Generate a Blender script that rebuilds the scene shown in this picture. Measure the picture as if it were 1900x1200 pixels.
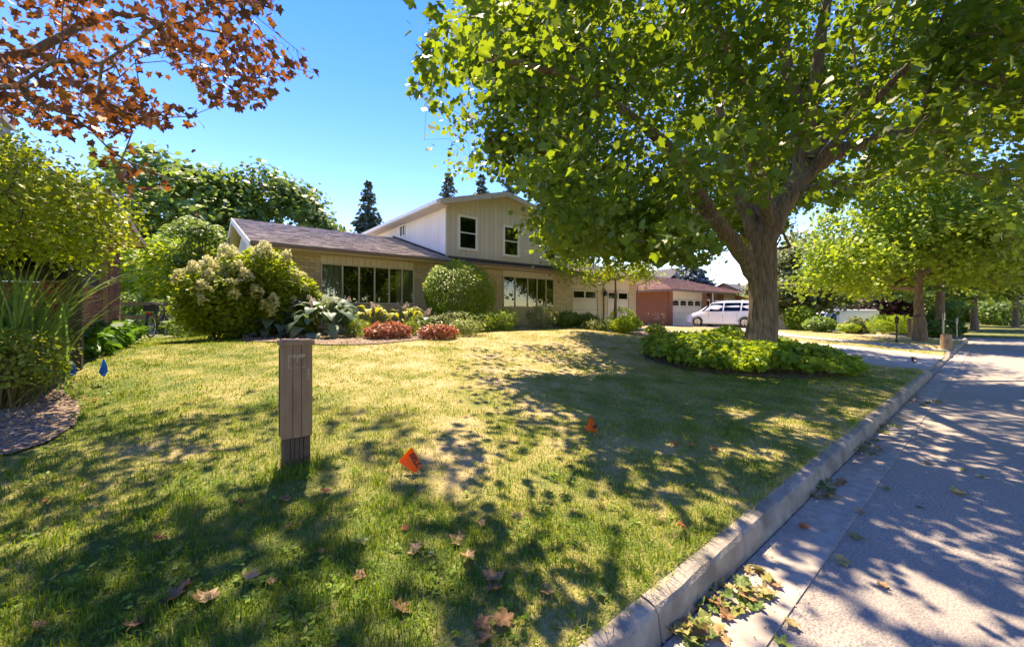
import bpy, bmesh, math, random
import numpy as np
from mathutils import Vector, Matrix

for _o in list(bpy.data.objects):
    bpy.data.objects.remove(_o)
rng = np.random.default_rng(7)
random.seed(7)
scene = bpy.context.scene
COL = scene.collection
R = math.radians

# ------------------------------------------------------------------ camera, sky, sun, exposure
# world: x along the road (away), y from the road towards the houses, z up; road surface z = 0
HEAD = R(50.8); FPX = 735.0; EYE = 1.45; HORY = 578.0
SUN_AZ = R(72); SUN_EL = R(61.5)
cam = bpy.data.cameras.new('camera')
cam.sensor_width = 36; cam.lens = FPX/1900*36; cam.shift_y = -22/1900
cam.clip_start = 0.05; cam.clip_end = 3000
cam_ob = bpy.data.objects.new('camera', cam); COL.objects.link(cam_ob)
cam_ob.location = (0, 0, EYE); cam_ob.rotation_euler = (R(90), 0, HEAD-R(90))
scene.camera = cam_ob

world = bpy.data.worlds.new('World'); scene.world = world; world.use_nodes = True
wn = world.node_tree.nodes; wl = world.node_tree.links
bg = wn['Background']
sky = wn.new('ShaderNodeTexSky'); sky.sky_type = 'NISHITA'; sky.sun_disc = False
sky.sun_elevation = SUN_EL; sky.sun_rotation = R(90)-SUN_AZ
sky.air_density = 1.0; sky.dust_density = 0.0; sky.ozone_density = 3.0; sky.altitude = 300
hs = wn.new('ShaderNodeHueSaturation'); hs.inputs['Saturation'].default_value = 1.38; hs.inputs['Hue'].default_value = 0.525
wl.new(sky.outputs['Color'], hs.inputs['Color']); wl.new(hs.outputs['Color'], bg.inputs['Color']); bg.inputs['Strength'].default_value = 0.098

SUN = Vector((math.cos(SUN_AZ)*math.cos(SUN_EL), math.sin(SUN_AZ)*math.cos(SUN_EL), math.sin(SUN_EL)))
sl = bpy.data.lights.new('sun', 'SUN'); sl.energy = 2.2; sl.angle = R(0.55); sl.color = (1.0, 0.95, 0.88)
so = bpy.data.objects.new('sun', sl); COL.objects.link(so)
so.rotation_euler = SUN.to_track_quat('Z', 'Y').to_euler(); so.location = (0, 0, 40)

scene.view_settings.view_transform = 'Standard'; scene.view_settings.look = 'None'
scene.view_settings.gamma = 1.0; scene.view_settings.use_curve_mapping = False
scene.view_settings.exposure = 2.48
try:
    scene.view_settings.use_white_balance = True; scene.view_settings.white_balance_temperature = 9300; scene.view_settings.white_balance_tint = 10
except Exception:
    pass

# ------------------------------------------------------------------ geometry helpers
CF, SF = math.cos(HEAD), math.sin(HEAD)
def at(px, py, Z):
    """point seen at photo pixel (px,py) at depth Z"""
    t = (px-950)/FPX; r = t*Z
    return np.array((Z*CF+r*SF, Z*SF-r*CF, EYE+(HORY-py)/FPX*Z))
def proj(P):
    P = np.atleast_2d(P)
    Z = P[:, 0]*CF+P[:, 1]*SF; r = P[:, 0]*SF-P[:, 1]*CF
    Zs = np.where(np.abs(Z) < 1e-3, 1e-3, Z)
    return 950+FPX*r/Zs, HORY-FPX*(P[:, 2]-EYE)/Zs, Z
def in_poly(x, y, poly):
    x = np.atleast_1d(x); y = np.atleast_1d(y); ins = np.zeros(len(x), bool)
    n = len(poly); j = n-1
    for i in range(n):
        xi, yi = poly[i]; xj, yj = poly[j]
        c = ((yi > y) != (yj > y)) & (x < (xj-xi)*(y-yi)/((yj-yi) if yj != yi else 1e-9)+xi)
        ins ^= c; j = i
    return ins
def sstep(a, b, x):
    t = np.clip((x-a)/(b-a), 0, 1); return t*t*(3-2*t)

# value noise from sines (smooth, cheap)
_ph = np.random.default_rng(3).uniform(0, 6.28, (24, 3)); _an = np.random.default_rng(5).uniform(0, 6.28, 24)
def noise2(x, y, freq, o=0):
    s = 0
    for k in range(6):
        a = _an[(k+o) % 24]; f = freq*(0.7+0.22*k)
        s = s+np.sin((x*np.cos(a)+y*np.sin(a))*f+_ph[(k+o) % 24, 0])*np.sin((-x*np.sin(a)+y*np.cos(a))*f*0.83+_ph[(k+o) % 24, 1])
    return s/2.2

DRV1 = (13.2, 18.3); DRV2 = (19.3, 21.2)          # driveway mouths along the kerb
def H(x, y):
    x = np.asarray(x, float); y = np.asarray(y, float)
    prof = np.interp(y, [1.02, 3.5, 6.5, 9.8, 12.0, 14], [0.155, 0.25, 0.50, 0.80, 0.83, 0.84])
    k = 1-0.55*sstep(10.5, 16.0, x)-0.10*sstep(20, 26, x)
    z = 0.155+(prof-0.155)*k
    z = z-0.06*sstep(9.5, 12, y)*(1-sstep(-0.4, 1.0, x))
    mouth = np.maximum(sstep(DRV1[0]-0.5, DRV1[0], x)*(1-sstep(DRV1[1], DRV1[1]+0.4, x)), sstep(DRV2[0]-0.4, DRV2[0], x)*(1-sstep(DRV2[1], DRV2[1]+0.4, x)))
    z = z-0.115*mouth*(1-sstep(1.0, 3.4, y))
    far = sstep(31, 40, x)
    z = z*(1-far)+(-0.02-0.5*sstep(3, 8, y))*far
    z = z+0.012*noise2(x, y, 1.3)*sstep(1.2, 2.2, y)
    return z
def Hs(x, y): return float(H(x, y))
def ground(px, py, flat=None):
    t = (px-950)/FPX; s = (HORY-py)/FPX
    zs = np.geomspace(0.6, 120, 4000)
    X = zs*(CF+t*SF); Y = zs*(SF-t*CF); Zr = EYE+s*zs
    h = H(X, Y) if flat is None else np.full_like(X, flat)
    i = int(np.argmax(Zr <= h))
    return np.array((X[i], Y[i], h[i]))

# ------------------------------------------------------------------ materials
MATS = {}
def _base(name):
    m = bpy.data.materials.new(name); m.use_nodes = True; MATS[name] = m
    return m, m.node_tree.nodes, m.node_tree.links, m.node_tree.nodes['Principled BSDF']
def mat(name, c, c2=None, scale=6, rough=0.7, bump=0.0, bscale=None, rnd=0.0, metal=0.0, spec=0.4, detail=5, c3=None, scale3=1.0, lo=0.35, hi=0.65, stretch=None, coord='Object', attr=None):
    m, N, L, b = _base(name)
    b.inputs['Roughness'].default_value = rough; b.inputs['Metallic'].default_value = metal
    b.inputs['Specular IOR Level'].default_value = spec
    tc = N.new('ShaderNodeTexCoord'); src = tc.outputs[coord]
    if coord == 'World':
        pass
    if stretch:
        mp = N.new('ShaderNodeMapping'); mp.inputs['Scale'].default_value = stretch; L.new(src, mp.inputs['Vector']); src = mp.outputs['Vector']
    col = None
    if c2 is not None:
        nz = N.new('ShaderNodeTexNoise'); nz.inputs['Scale'].default_value = scale; nz.inputs['Detail'].default_value = detail
        L.new(src, nz.inputs['Vector'])
        mr = N.new('ShaderNodeMapRange'); mr.inputs[1].default_value = lo; mr.inputs[2].default_value = hi
        L.new(nz.outputs['Fac'], mr.inputs[0])
        mx = N.new('ShaderNodeMix'); mx.data_type = 'RGBA'; mx.inputs[6].default_value = (*c, 1); mx.inputs[7].default_value = (*c2, 1)
        L.new(mr.outputs[0], mx.inputs[0]); col = mx.outputs[2]
        if c3 is not None:
            n3 = N.new('ShaderNodeTexNoise'); n3.inputs['Scale'].default_value = scale3; n3.inputs['Detail'].default_value = 4
            L.new(src, n3.inputs['Vector'])
            m3 = N.new('ShaderNodeMapRange'); m3.inputs[1].default_value = 0.5; m3.inputs[2].default_value = 0.72
            L.new(n3.outputs['Fac'], m3.inputs[0])
            x3 = N.new('ShaderNodeMix'); x3.data_type = 'RGBA'; x3.inputs[7].default_value = (*c3, 1)
            L.new(m3.outputs[0], x3.inputs[0]); L.new(col, x3.inputs[6]); col = x3.outputs[2]
    if rnd or attr:
        hv = N.new('ShaderNodeHueSaturation')
        if col is None: hv.inputs['Color'].default_value = (*c, 1)
        else: L.new(col, hv.inputs['Color'])
        mr = N.new('ShaderNodeMapRange'); mr.inputs[3].default_value = 1-rnd; mr.inputs[4].default_value = 1+rnd
        if attr:
            at_ = N.new('ShaderNodeAttribute'); at_.attribute_name = attr; L.new(at_.outputs['Fac'], mr.inputs[0])
        else:
            oi = N.new('ShaderNodeObjectInfo'); L.new(oi.outputs['Random'], mr.inputs[0])
        L.new(mr.outputs[0], hv.inputs['Value']); col = hv.outputs['Color']
    if col is None: b.inputs['Base Color'].default_value = (*c, 1)
    else: L.new(col, b.inputs['Base Color'])
    if bump:
        nb = N.new('ShaderNodeTexNoise'); nb.inputs['Scale'].default_value = bscale or scale*3; nb.inputs['Detail'].default_value = 6
        L.new(src, nb.inputs['Vector'])
        bp = N.new('ShaderNodeBump'); bp.inputs['Strength'].default_value = bump; bp.inputs['Distance'].default_value = 0.02
        L.new(nb.outputs['Fac'], bp.inputs['Height']); L.new(bp.outputs['Normal'], b.inputs['Normal'])
    return m
def leafmat(name, cols, trans, tmix=0.42, rough=0.5, spec=0.35, objrnd=False):
    """cols: ramp over the per-leaf value 'rnd'; trans: colour of light shining through"""
    m, N, L, b = _base(name)
    at_ = N.new('ShaderNodeAttribute'); at_.attribute_name = 'rnd'; fac = at_.outputs['Fac']
    if objrnd:
        oi = N.new('ShaderNodeObjectInfo'); fac = oi.outputs['Random']
    rp = N.new('ShaderNodeValToRGB'); e = rp.color_ramp.elements
    e[0].color = (*cols[0], 1); e[1].color = (*cols[-1], 1)
    for i, c in enumerate(cols[1:-1]):
        q = e.new((i+1)/(len(cols)-1)); q.color = (*c, 1)
    L.new(fac, rp.inputs[0]); L.new(rp.outputs[0], b.inputs['Base Color'])
    b.inputs['Roughness'].default_value = rough; b.inputs['Specular IOR Level'].default_value = spec
    tr = N.new('ShaderNodeBsdfTranslucent')
    mx = N.new('ShaderNodeMix'); mx.data_type = 'RGBA'; mx.inputs[0].default_value = 0.7
    L.new(rp.outputs[0], mx.inputs[6]); mx.inputs[7].default_value = (*trans, 1)
    L.new(mx.outputs[2], tr.inputs['Color'])
    ms = N.new('ShaderNodeMixShader'); ms.inputs[0].default_value = tmix
    L.new(b.outputs[0], ms.inputs[1]); L.new(tr.outputs[0], ms.inputs[2])
    L.new(ms.outputs[0], N['Material Output'].inputs['Surface'])
    return m
def glassmat(name, tint, refl=0.9, rough=0.02, ior=1.9):
    m, N, L, b = _base(name)
    tr = N.new('ShaderNodeBsdfTransparent'); tr.inputs[0].default_value = (*tint, 1)
    gl = N.new('ShaderNodeBsdfGlossy'); gl.inputs['Color'].default_value = (refl, refl, refl, 1); gl.inputs['Roughness'].default_value = rough
    fr = N.new('ShaderNodeFresnel'); fr.inputs[0].default_value = ior
    ms = N.new('ShaderNodeMixShader'); L.new(fr.outputs[0], ms.inputs[0]); L.new(tr.outputs[0], ms.inputs[1]); L.new(gl.outputs[0], ms.inputs[2])
    L.new(ms.outputs[0], N['Material Output'].inputs['Surface'])
    return m

# setting
mat('asphalt', (0.50, 0.43, 0.375), (0.20, 0.17, 0.155), scale=85, rough=0.9, bump=0.6, bscale=140, c3=(0.30, 0.26, 0.23), scale3=0.55, detail=7, lo=0.36, hi=0.66)
mat('gutter_concrete', (0.50, 0.425, 0.36), (0.36, 0.31, 0.265), scale=14, rough=0.9, bump=0.35, bscale=160, c3=(0.28, 0.235, 0.20), scale3=1.7)
mat('kerb_concrete', (0.40, 0.345, 0.29), (0.25, 0.215, 0.18), scale=9, rough=0.92, bump=0.5, bscale=70, c3=(0.17, 0.15, 0.13), scale3=3)
mat('driveway', (0.44, 0.40, 0.37), (0.33, 0.30, 0.28), scale=22, rough=0.9, bump=0.3, bscale=120, c3=(0.3, 0.27, 0.25), scale3=0.6)
mat('joint', (0.20, 0.17, 0.14), (0.11, 0.09, 0.075), scale=12, rough=0.95)
mat('mulch', (0.34, 0.25, 0.18), (0.20, 0.14, 0.10), scale=30, rough=0.95, bump=1.0, bscale=90)
mat('chip', (0.46, 0.35, 0.26), (0.28, 0.19, 0.13), scale=2.5, rough=0.9, attr='rnd', rnd=0.45)
# ground under the grass: dryness is a stored value of the lawn
m, N, L, b = _base('soil_thatch')
a_ = N.new('ShaderNodeAttribute'); a_.attribute_name = 'dry'
tc = N.new('ShaderNodeTexCoord'); nz = N.new('ShaderNodeTexNoise'); nz.inputs['Scale'].default_value = 14; nz.inputs['Detail'].default_value = 9; nz.inputs['Roughness'].default_value = 0.75
L.new(tc.outputs['Object'], nz.inputs['Vector'])
ad = N.new('ShaderNodeMath'); ad.operation = 'MULTIPLY_ADD'; ad.inputs[1].default_value = 1.5; ad.inputs[2].default_value = -0.75; L.new(nz.outputs['Fac'], ad.inputs[0])
ad2 = N.new('ShaderNodeMath'); ad2.operation = 'ADD'; L.new(ad.outputs[0], ad2.inputs[0]); L.new(a_.outputs['Fac'], ad2.inputs[1])
rp = N.new('ShaderNodeValToRGB'); e = rp.color_ramp.elements
e[0].color = (0.085, 0.13, 0.022, 1); e[1].color = (0.50, 0.37, 0.20, 1); q = e.new(0.5); q.color = (0.29, 0.26, 0.075, 1)
L.new(ad2.outputs[0], rp.inputs[0]); L.new(rp.outputs[0], b.inputs['Base Color']); b.inputs['Roughness'].default_value = 0.95
nb = N.new('ShaderNodeTexNoise'); nb.inputs['Scale'].default_value = 60; nb.inputs['Detail'].default_value = 4; L.new(tc.outputs['Object'], nb.inputs['Vector'])
bp = N.new('ShaderNodeBump'); bp.inputs['Strength'].default_value = 0.9; bp.inputs['Distance'].default_value = 0.03; L.new(nb.outputs['Fac'], bp.inputs['Height']); L.new(bp.outputs['Normal'], b.inputs['Normal'])
leafmat('grass_blade', [(0.07, 0.17, 0.018), (0.15, 0.27, 0.022), (0.28, 0.34, 0.045), (0.48, 0.42, 0.16), (0.55, 0.45, 0.25)], (0.36, 0.44, 0.03), tmix=0.38, rough=0.6, spec=0.2)
# plants
leafmat('maple_leaf', [(0.026, 0.075, 0.018), (0.042, 0.11, 0.022), (0.065, 0.155, 0.026), (0.16, 0.25, 0.035)], (0.42, 0.56, 0.03), tmix=0.47, rough=0.42, spec=0.4)
leafmat('red_maple_leaf', [(0.055, 0.032, 0.034), (0.09, 0.042, 0.03), (0.14, 0.06, 0.03), (0.24, 0.10, 0.025), (0.38, 0.20, 0.04)], (0.48, 0.15, 0.03), tmix=0.34, rough=0.45)
leafmat('yellow_leaf', [(0.10, 0.19, 0.022), (0.18, 0.29, 0.03), (0.28, 0.37, 0.04), (0.38, 0.40, 0.05)], (0.50, 0.58, 0.03), tmix=0.45)
leafmat('tree_leaf', [(0.054, 0.114, 0.03), (0.09, 0.168, 0.036), (0.144, 0.24, 0.054), (0.204, 0.3, 0.072)], (0.36, 0.504, 0.072), tmix=0.38)
leafmat('lime_leaf', [(0.084, 0.18, 0.0264), (0.144, 0.264, 0.0336), (0.228, 0.348, 0.042), (0.336, 0.42, 0.06)], (0.54, 0.66, 0.048), tmix=0.46)
leafmat('olive_leaf', [(0.096, 0.132, 0.048), (0.156, 0.192, 0.072), (0.228, 0.264, 0.108), (0.288, 0.312, 0.144)], (0.408, 0.456, 0.12), tmix=0.35)
leafmat('dark_leaf', [(0.042, 0.09, 0.0264), (0.066, 0.132, 0.0336), (0.096, 0.18, 0.042), (0.144, 0.24, 0.06)], (0.264, 0.396, 0.06), tmix=0.34)
leafmat('purple_leaf', [(0.02, 0.012, 0.015), (0.035, 0.018, 0.02), (0.05, 0.025, 0.025)], (0.14, 0.04, 0.04), tmix=0.25)
leafmat('spruce_needle', [(0.0562, 0.1, 0.0688), (0.0938, 0.15, 0.1063), (0.15, 0.2125, 0.1625)], (0.168, 0.228, 0.132), tmix=0.2)
leafmat('blue_spruce_needle', [(0.0875, 0.125, 0.125), (0.15, 0.2, 0.2), (0.25, 0.3125, 0.3125)], (0.168, 0.216, 0.192), tmix=0.1)
leafmat('hosta_blue', [(0.09, 0.155, 0.105), (0.13, 0.205, 0.13), (0.18, 0.25, 0.15)], (0.22, 0.38, 0.09), tmix=0.28, rough=0.42, objrnd=True)
leafmat('hosta_gold', [(0.26, 0.32, 0.03), (0.38, 0.40, 0.04), (0.46, 0.42, 0.06)], (0.62, 0.6, 0.04), tmix=0.35, objrnd=True)
leafmat('hosta_green', [(0.0455, 0.13, 0.026), (0.065, 0.182, 0.0325), (0.104, 0.247, 0.039)], (0.24, 0.504, 0.036), tmix=0.3)
leafmat('heuchera', [(0.30, 0.09, 0.05), (0.42, 0.15, 0.085), (0.52, 0.28, 0.19), (0.34, 0.19, 0.09)], (0.60, 0.18, 0.08), tmix=0.32)
leafmat('variegated', [(0.10, 0.17, 0.04), (0.22, 0.28, 0.08), (0.42, 0.42, 0.20), (0.30, 0.34, 0.10)], (0.4, 0.5, 0.1), tmix=0.35)
leafmat('spirea_leaf', [(0.052, 0.117, 0.0195), (0.104, 0.182, 0.026), (0.221, 0.286, 0.039), (0.39, 0.286, 0.065)], (0.48, 0.552, 0.036), tmix=0.4)
leafmat('panicle', [(0.62, 0.64, 0.30), (0.74, 0.73, 0.42), (0.78, 0.74, 0.52)], (0.75, 0.72, 0.35), tmix=0.3)
leafmat('hosta_flower', [(0.50, 0.38, 0.36), (0.62, 0.52, 0.46), (0.46, 0.32, 0.30)], (0.62, 0.5, 0.44), tmix=0.3)
leafmat('seedhead', [(0.16, 0.05, 0.04), (0.24, 0.09, 0.06), (0.10, 0.04, 0.03)], (0.3, 0.1, 0.05), tmix=0.1)
leafmat('tall_grass_blade', [(0.084, 0.182, 0.042), (0.14, 0.266, 0.063), (0.224, 0.35, 0.098)], (0.364, 0.546, 0.078), tmix=0.35, objrnd=True)
leafmat('fallen_brown', [(0.22, 0.11, 0.045), (0.32, 0.18, 0.08), (0.40, 0.25, 0.12)], (0.4, 0.2, 0.1), tmix=0.15, objrnd=True)
leafmat('fallen_orange', [(0.40, 0.10, 0.03), (0.50, 0.17, 0.05), (0.36, 0.08, 0.03)], (0.6, 0.2, 0.04), tmix=0.2, objrnd=True)
leafmat('fallen_green', [(0.06, 0.13, 0.025), (0.13, 0.19, 0.04), (0.30, 0.27, 0.08), (0.40, 0.29, 0.13)], (0.3, 0.32, 0.06), tmix=0.2, objrnd=True)
mat('bark', (0.28, 0.205, 0.145), (0.11, 0.078, 0.055), scale=26, rough=0.95, bump=1.0, bscale=34, stretch=(1, 1, 0.13), detail=9, c3=(0.25, 0.20, 0.15), scale3=2.2)
mat('bark_thin', (0.15, 0.11, 0.08), (0.08, 0.06, 0.045), scale=12, rough=0.95)
mat('stem', (0.10, 0.08, 0.04), (0.16, 0.14, 0.06), scale=8, rough=0.9)
# buildings
mat('buff_brick', (0.66, 0.54, 0.37), (0.55, 0.44, 0.295), scale=9, rough=0.9, bump=0.4, bscale=60, rnd=0.16)
mat('buff_mortar', (0.34, 0.28, 0.21), (0.28, 0.23, 0.17), scale=20, rough=0.95)
mat('red_brick', (0.29, 0.115, 0.075), (0.21, 0.08, 0.052), scale=10, rough=0.9, bump=0.4, bscale=60, rnd=0.22)
mat('red_mortar', (0.42, 0.36, 0.32), (0.34, 0.29, 0.26), scale=20, rough=0.95)
mat('siding', (0.72, 0.645, 0.555), (0.67, 0.60, 0.515), scale=1.2, rough=0.6, rnd=0.035, bump=0.05, bscale=8)
mat('siding_gap', (0.14, 0.11, 0.09), rough=0.9)
mat('siding_side_lit', (0.86, 0.76, 0.68), (0.80, 0.71, 0.64), scale=1.2, rough=0.6, rnd=0.03)  # same siding as the front, the brighter side light put into its colour
mat('trim_cream', (0.62, 0.54, 0.44), (0.56, 0.49, 0.40), scale=3, rough=0.5)
mat('white_frame', (0.90, 0.89, 0.86), (0.86, 0.85, 0.82), scale=3, rough=0.4)
mat('fascia_brown', (0.22, 0.16, 0.12), (0.18, 0.13, 0.1), scale=4, rough=0.5)
mat('soffit', (0.68, 0.56, 0.39), (0.62, 0.51, 0.35), scale=2, rough=0.7)
mat('shingle', (0.60, 0.49, 0.43), (0.44, 0.36, 0.32), scale=5, rough=0.95, bump=0.5, bscale=150, attr='rnd', rnd=0.35)
mat('dark_shingle', (0.075, 0.075, 0.085), (0.05, 0.05, 0.06), scale=5, rough=0.95, bump=0.5, bscale=150, attr='rnd', rnd=0.3)
mat('red_shingle', (0.33, 0.17, 0.125), (0.24, 0.12, 0.09), scale=5, rough=0.95, bump=0.5, bscale=150, attr='rnd', rnd=0.3)
mat('grey_shingle', (0.16, 0.15, 0.15), (0.11, 0.105, 0.1), scale=5, rough=0.95, bump=0.4, bscale=120, attr='rnd', rnd=0.3)
mat('garage_door', (0.70, 0.61, 0.51), (0.64, 0.56, 0.47), scale=2, rough=0.45)
mat('grey_siding', (0.22, 0.21, 0.19), (0.18, 0.17, 0.155), scale=4, rough=0.7, rnd=0.08)
mat('tan_siding', (0.34, 0.27, 0.19), (0.29, 0.23, 0.16), scale=4, rough=0.7, rnd=0.08)
mat('pale_wall', (0.46, 0.42, 0.34), (0.40, 0.365, 0.30), scale=3, rough=0.8)
mat('dark_slat', (0.075, 0.068, 0.06), (0.055, 0.05, 0.045), scale=5, rough=0.6, rnd=0.15)
mat('dark_post', (0.05, 0.045, 0.04), (0.07, 0.06, 0.05), scale=8, rough=0.6)
mat('dark_room', (0.035, 0.033, 0.03), rough=0.9)
mat('curtain', (0.60, 0.62, 0.60), (0.50, 0.52, 0.50), scale=3, rough=0.9)
mat('solar', (0.015, 0.02, 0.04), rough=0.15, spec=0.6)
glassmat('pane_glass', (0.80, 0.84, 0.80)); glassmat('car_glass', (0.10, 0.12, 0.13), .8, .06, 1.45)
# objects
mat('pedestal_brown', (0.31, 0.185, 0.112), (0.235, 0.137, 0.083), scale=16, rough=0.62, bump=0.12, bscale=60, c3=(0.36, 0.24, 0.16), scale3=2.2, stretch=(1, 1, 0.25))
mat('pedestal_base', (0.12, 0.076, 0.055), (0.085, 0.055, 0.04), scale=16, rough=0.8, bump=0.2, bscale=60)
mat('faded_yellow', (0.62, 0.53, 0.32), (0.38, 0.30, 0.18), scale=60, rough=0.8)
mat('worn_white', (0.5, 0.47, 0.42), (0.24, 0.2, 0.17), scale=50, rough=0.8)
leafmat('orange_flag', [(0.88, 0.16, 0.015)]*2, (0.98, 0.26, 0.02), tmix=0.45, rough=0.5)
leafmat('blue_flag', [(0.02, 0.22, 0.62)]*2, (0.05, 0.40, 0.85), tmix=0.4, rough=0.5)
mat('black_print', (0.02, 0.018, 0.018), rough=0.7)
mat('wire', (0.10, 0.10, 0.10), rough=0.4, metal=0.8)
mat('black_metal', (0.018, 0.018, 0.02), (0.03, 0.03, 0.032), scale=20, rough=0.45)
mat('rubber', (0.02, 0.02, 0.02), (0.03, 0.03, 0.03), scale=20, rough=0.85)
mat('alloy', (0.55, 0.55, 0.56), rough=0.3, metal=0.9)
mat('galvanised', (0.45, 0.45, 0.46), (0.36, 0.36, 0.37), scale=10, rough=0.45, metal=0.7)
mat('car_white', (0.78, 0.78, 0.78), (0.76, 0.76, 0.76), scale=2, rough=0.18, spec=0.6)
mat('van_white', (0.90, 0.90, 0.89), (0.87, 0.87, 0.86), scale=2, rough=0.3, spec=0.5)
mat('lamp_clear', (0.7, 0.72, 0.75), rough=0.1, spec=0.8)
mat('tail_red', (0.5, 0.015, 0.015), rough=0.2)
mat('paper_bag', (0.42, 0.28, 0.17), (0.34, 0.22, 0.13), scale=6, rough=0.9, bump=0.6, bscale=9)
mat('bag_print', (0.20, 0.11, 0.07), rough=0.9)
mat('wood_post', (0.22, 0.16, 0.11), (0.15, 0.11, 0.08), scale=10, rough=0.9, stretch=(1, 1, 0.2))

# ------------------------------------------------------------------ object builders
OFF = {}
def tag(o, label=None, cat=None, group=None, kind=None):
    if label: o['label'] = label
    if cat: o['category'] = cat
    if group: o['group'] = group
    if kind: o['kind'] = kind
    return o
def root(name, loc, label, cat, group=None):
    o = bpy.data.objects.new(name, None); COL.objects.link(o)
    o.empty_display_size = 0.2; o.location = tuple(float(v) for v in loc); OFF[o.name] = np.array(o.location)
    return tag(o, label, cat, group)
def link(name, me, material=None, parent=None, offset=None):
    o = bpy.data.objects.new(name, me); COL.objects.link(o)
    if material and not me.materials: me.materials.append(MATS[material])
    if parent is not None:
        o.parent = parent; OFF[o.name] = OFF[parent.name]
    else:
        OFF[o.name] = np.zeros(3) if offset is None else np.array(offset, float)
        o.location = tuple(OFF[o.name])
    return o
def mesh_np(name, V, faces, attrs=None, smooth=False):
    """V (n,3); faces: list of int arrays (m,k); attrs {name: per-vertex float}"""
    me = bpy.data.meshes.new(name)
    V = np.ascontiguousarray(V, dtype=np.float32)
    me.vertices.add(len(V)); me.vertices.foreach_set('co', V.ravel())
    if not isinstance(faces, list): faces = [faces]
    faces = [np.asarray(f, np.int32) for f in faces if len(f)]
    loops = np.concatenate([f.ravel() for f in faces])
    tot = np.concatenate([np.full(len(f), f.shape[1], np.int32) for f in faces])
    st = np.concatenate(([0], np.cumsum(tot)[:-1])).astype(np.int32)
    me.loops.add(len(loops)); me.loops.foreach_set('vertex_index', loops)
    me.polygons.add(len(tot)); me.polygons.foreach_set('loop_start', st); me.polygons.foreach_set('loop_total', tot)
    if smooth: me.polygons.foreach_set('use_smooth', np.ones(len(tot), bool))
    for k, a in (attrs or {}).items():
        at_ = me.attributes.new(k, 'FLOAT', 'POINT'); at_.data.foreach_set('value', np.ascontiguousarray(a, np.float32))
    me.update(calc_edges=True)
    return me
class MB:
    """collects shapes in world coordinates, builds ONE mesh object"""
    def __init__(s): s.v = []; s.f = []
    def add(s, vs, fs):
        n = len(s.v); s.v += [tuple(float(c) for c in p) for p in vs]; s.f += [tuple(i+n for i in f) for f in fs]; return s
    def box(s, x0, x1, y0, y1, z0, z1):
        return s.add([(x0, y0, z0), (x1, y0, z0), (x1, y1, z0), (x0, y1, z0), (x0, y0, z1), (x1, y0, z1), (x1, y1, z1), (x0, y1, z1)],
                     [(0, 3, 2, 1), (4, 5, 6, 7), (0, 1, 5, 4), (1, 2, 6, 5), (2, 3, 7, 6), (3, 0, 4, 7)])
    def prism(s, poly, d):
        """poly: 3-D points of a planar outline, d: extrusion vector"""
        n = len(poly); a = [np.array(p, float) for p in poly]; b = [p+np.array(d, float) for p in a]
        return s.add(a+b, [tuple(range(n))[::-1], tuple(range(n, 2*n))]+[(i, (i+1) % n, n+(i+1) % n, n+i) for i in range(n)])
    def tube(s, pts, rad, n=8, cap=True):
        pts = [np.array(p, float) for p in pts]
        if np.isscalar(rad): rad = [rad]*len(pts)
        rings = []; prev = None
        for i, p in enumerate(pts):
            d = pts[min(i+1, len(pts)-1)]-pts[max(i-1, 0)]; d = d/(np.linalg.norm(d)+1e-9)
            if prev is None:
                a = np.cross(d, (0, 0, 1.0)) if abs(d[2]) < 0.95 else np.cross(d, (1.0, 0, 0))
            else: a = prev-d*np.dot(prev, d)
            a = a/(np.linalg.norm(a)+1e-9); prev = a; b = np.cross(d, a)
            rings.append([p+rad[i]*(math.cos(2*math.pi*k/n)*a+math.sin(2*math.pi*k/n)*b) for k in range(n)])
        vs = [q for r in rings for q in r]; fs = []
        for i in range(len(rings)-1):
            for k in range(n):
                k2 = (k+1) % n; fs.append((i*n+k, i*n+k2, (i+1)*n+k2, (i+1)*n+k))
        if cap: fs += [tuple(range(n))[::-1], tuple((len(rings)-1)*n+k for k in range(n))]
        return s.add(vs, fs)
    def quad(s, a, b, c, d): return s.add([a, b, c, d], [(0, 1, 2, 3)])
    def mesh(s, name, off, smooth=False):
        me = bpy.data.meshes.new(name); o = np.array(off, float)
        me.from_pydata([tuple(np.array(v)-o) for v in s.v], [], s.f)
        if smooth: me.polygons.foreach_set('use_smooth', [True]*len(me.polygons))
        me.update(); return me
    def build(s, name, material, parent=None, offset=None, smooth=False):
        off = OFF[parent.name] if parent is not None else (np.zeros(3) if offset is None else np.array(offset, float))
        return link(name, s.mesh(name, off, smooth), material, parent, off)
def copy_tree(o, parent=None):
    c = o.copy(); COL.objects.link(c); c.parent = parent; OFF[c.name] = OFF[o.name]
    for ch in list(o.children): copy_tree(ch, c)
    return c
def structure(o, label=None): return tag(o, label, None, None, 'structure')

# ------------------------------------------------------------------ leaf clouds and trees
def tmpl(half):
    """outline from the right half (x,y) incl. both axis points, slightly folded and drooping"""
    p = list(half)+[(-x, y) for x, y in half[-2:0:-1]]
    return np.array([(x, y, 0.10*abs(x)-0.16*y*y) for x, y in p], float)
T_MAPLE = tmpl([(0, 0), (0.42, -0.06), (0.36, 0.20), (0.58, 0.48), (0.30, 0.56), (0, 1.0)])
T_MAPLE_HI = tmpl([(0, 0.02), (0.20, -0.10), (0.44, -0.12), (0.42, 0.06), (0.37, 0.18), (0.50, 0.26), (0.60, 0.50), (0.44, 0.53), (0.31, 0.50), (0.31, 0.66), (0.17, 0.76), (0, 1.04)])
T_MAPLE_LO = tmpl([(0, 0), (0.42, -0.05), (0.32, 0.22), (0.52, 0.56), (0, 1.0)])
T_OVAL = tmpl([(0, 0), (0.26, 0.30), (0.20, 0.72), (0, 1.0)])
T_DIAM = tmpl([(0, 0), (0.30, 0.45), (0, 1.0)])
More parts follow.
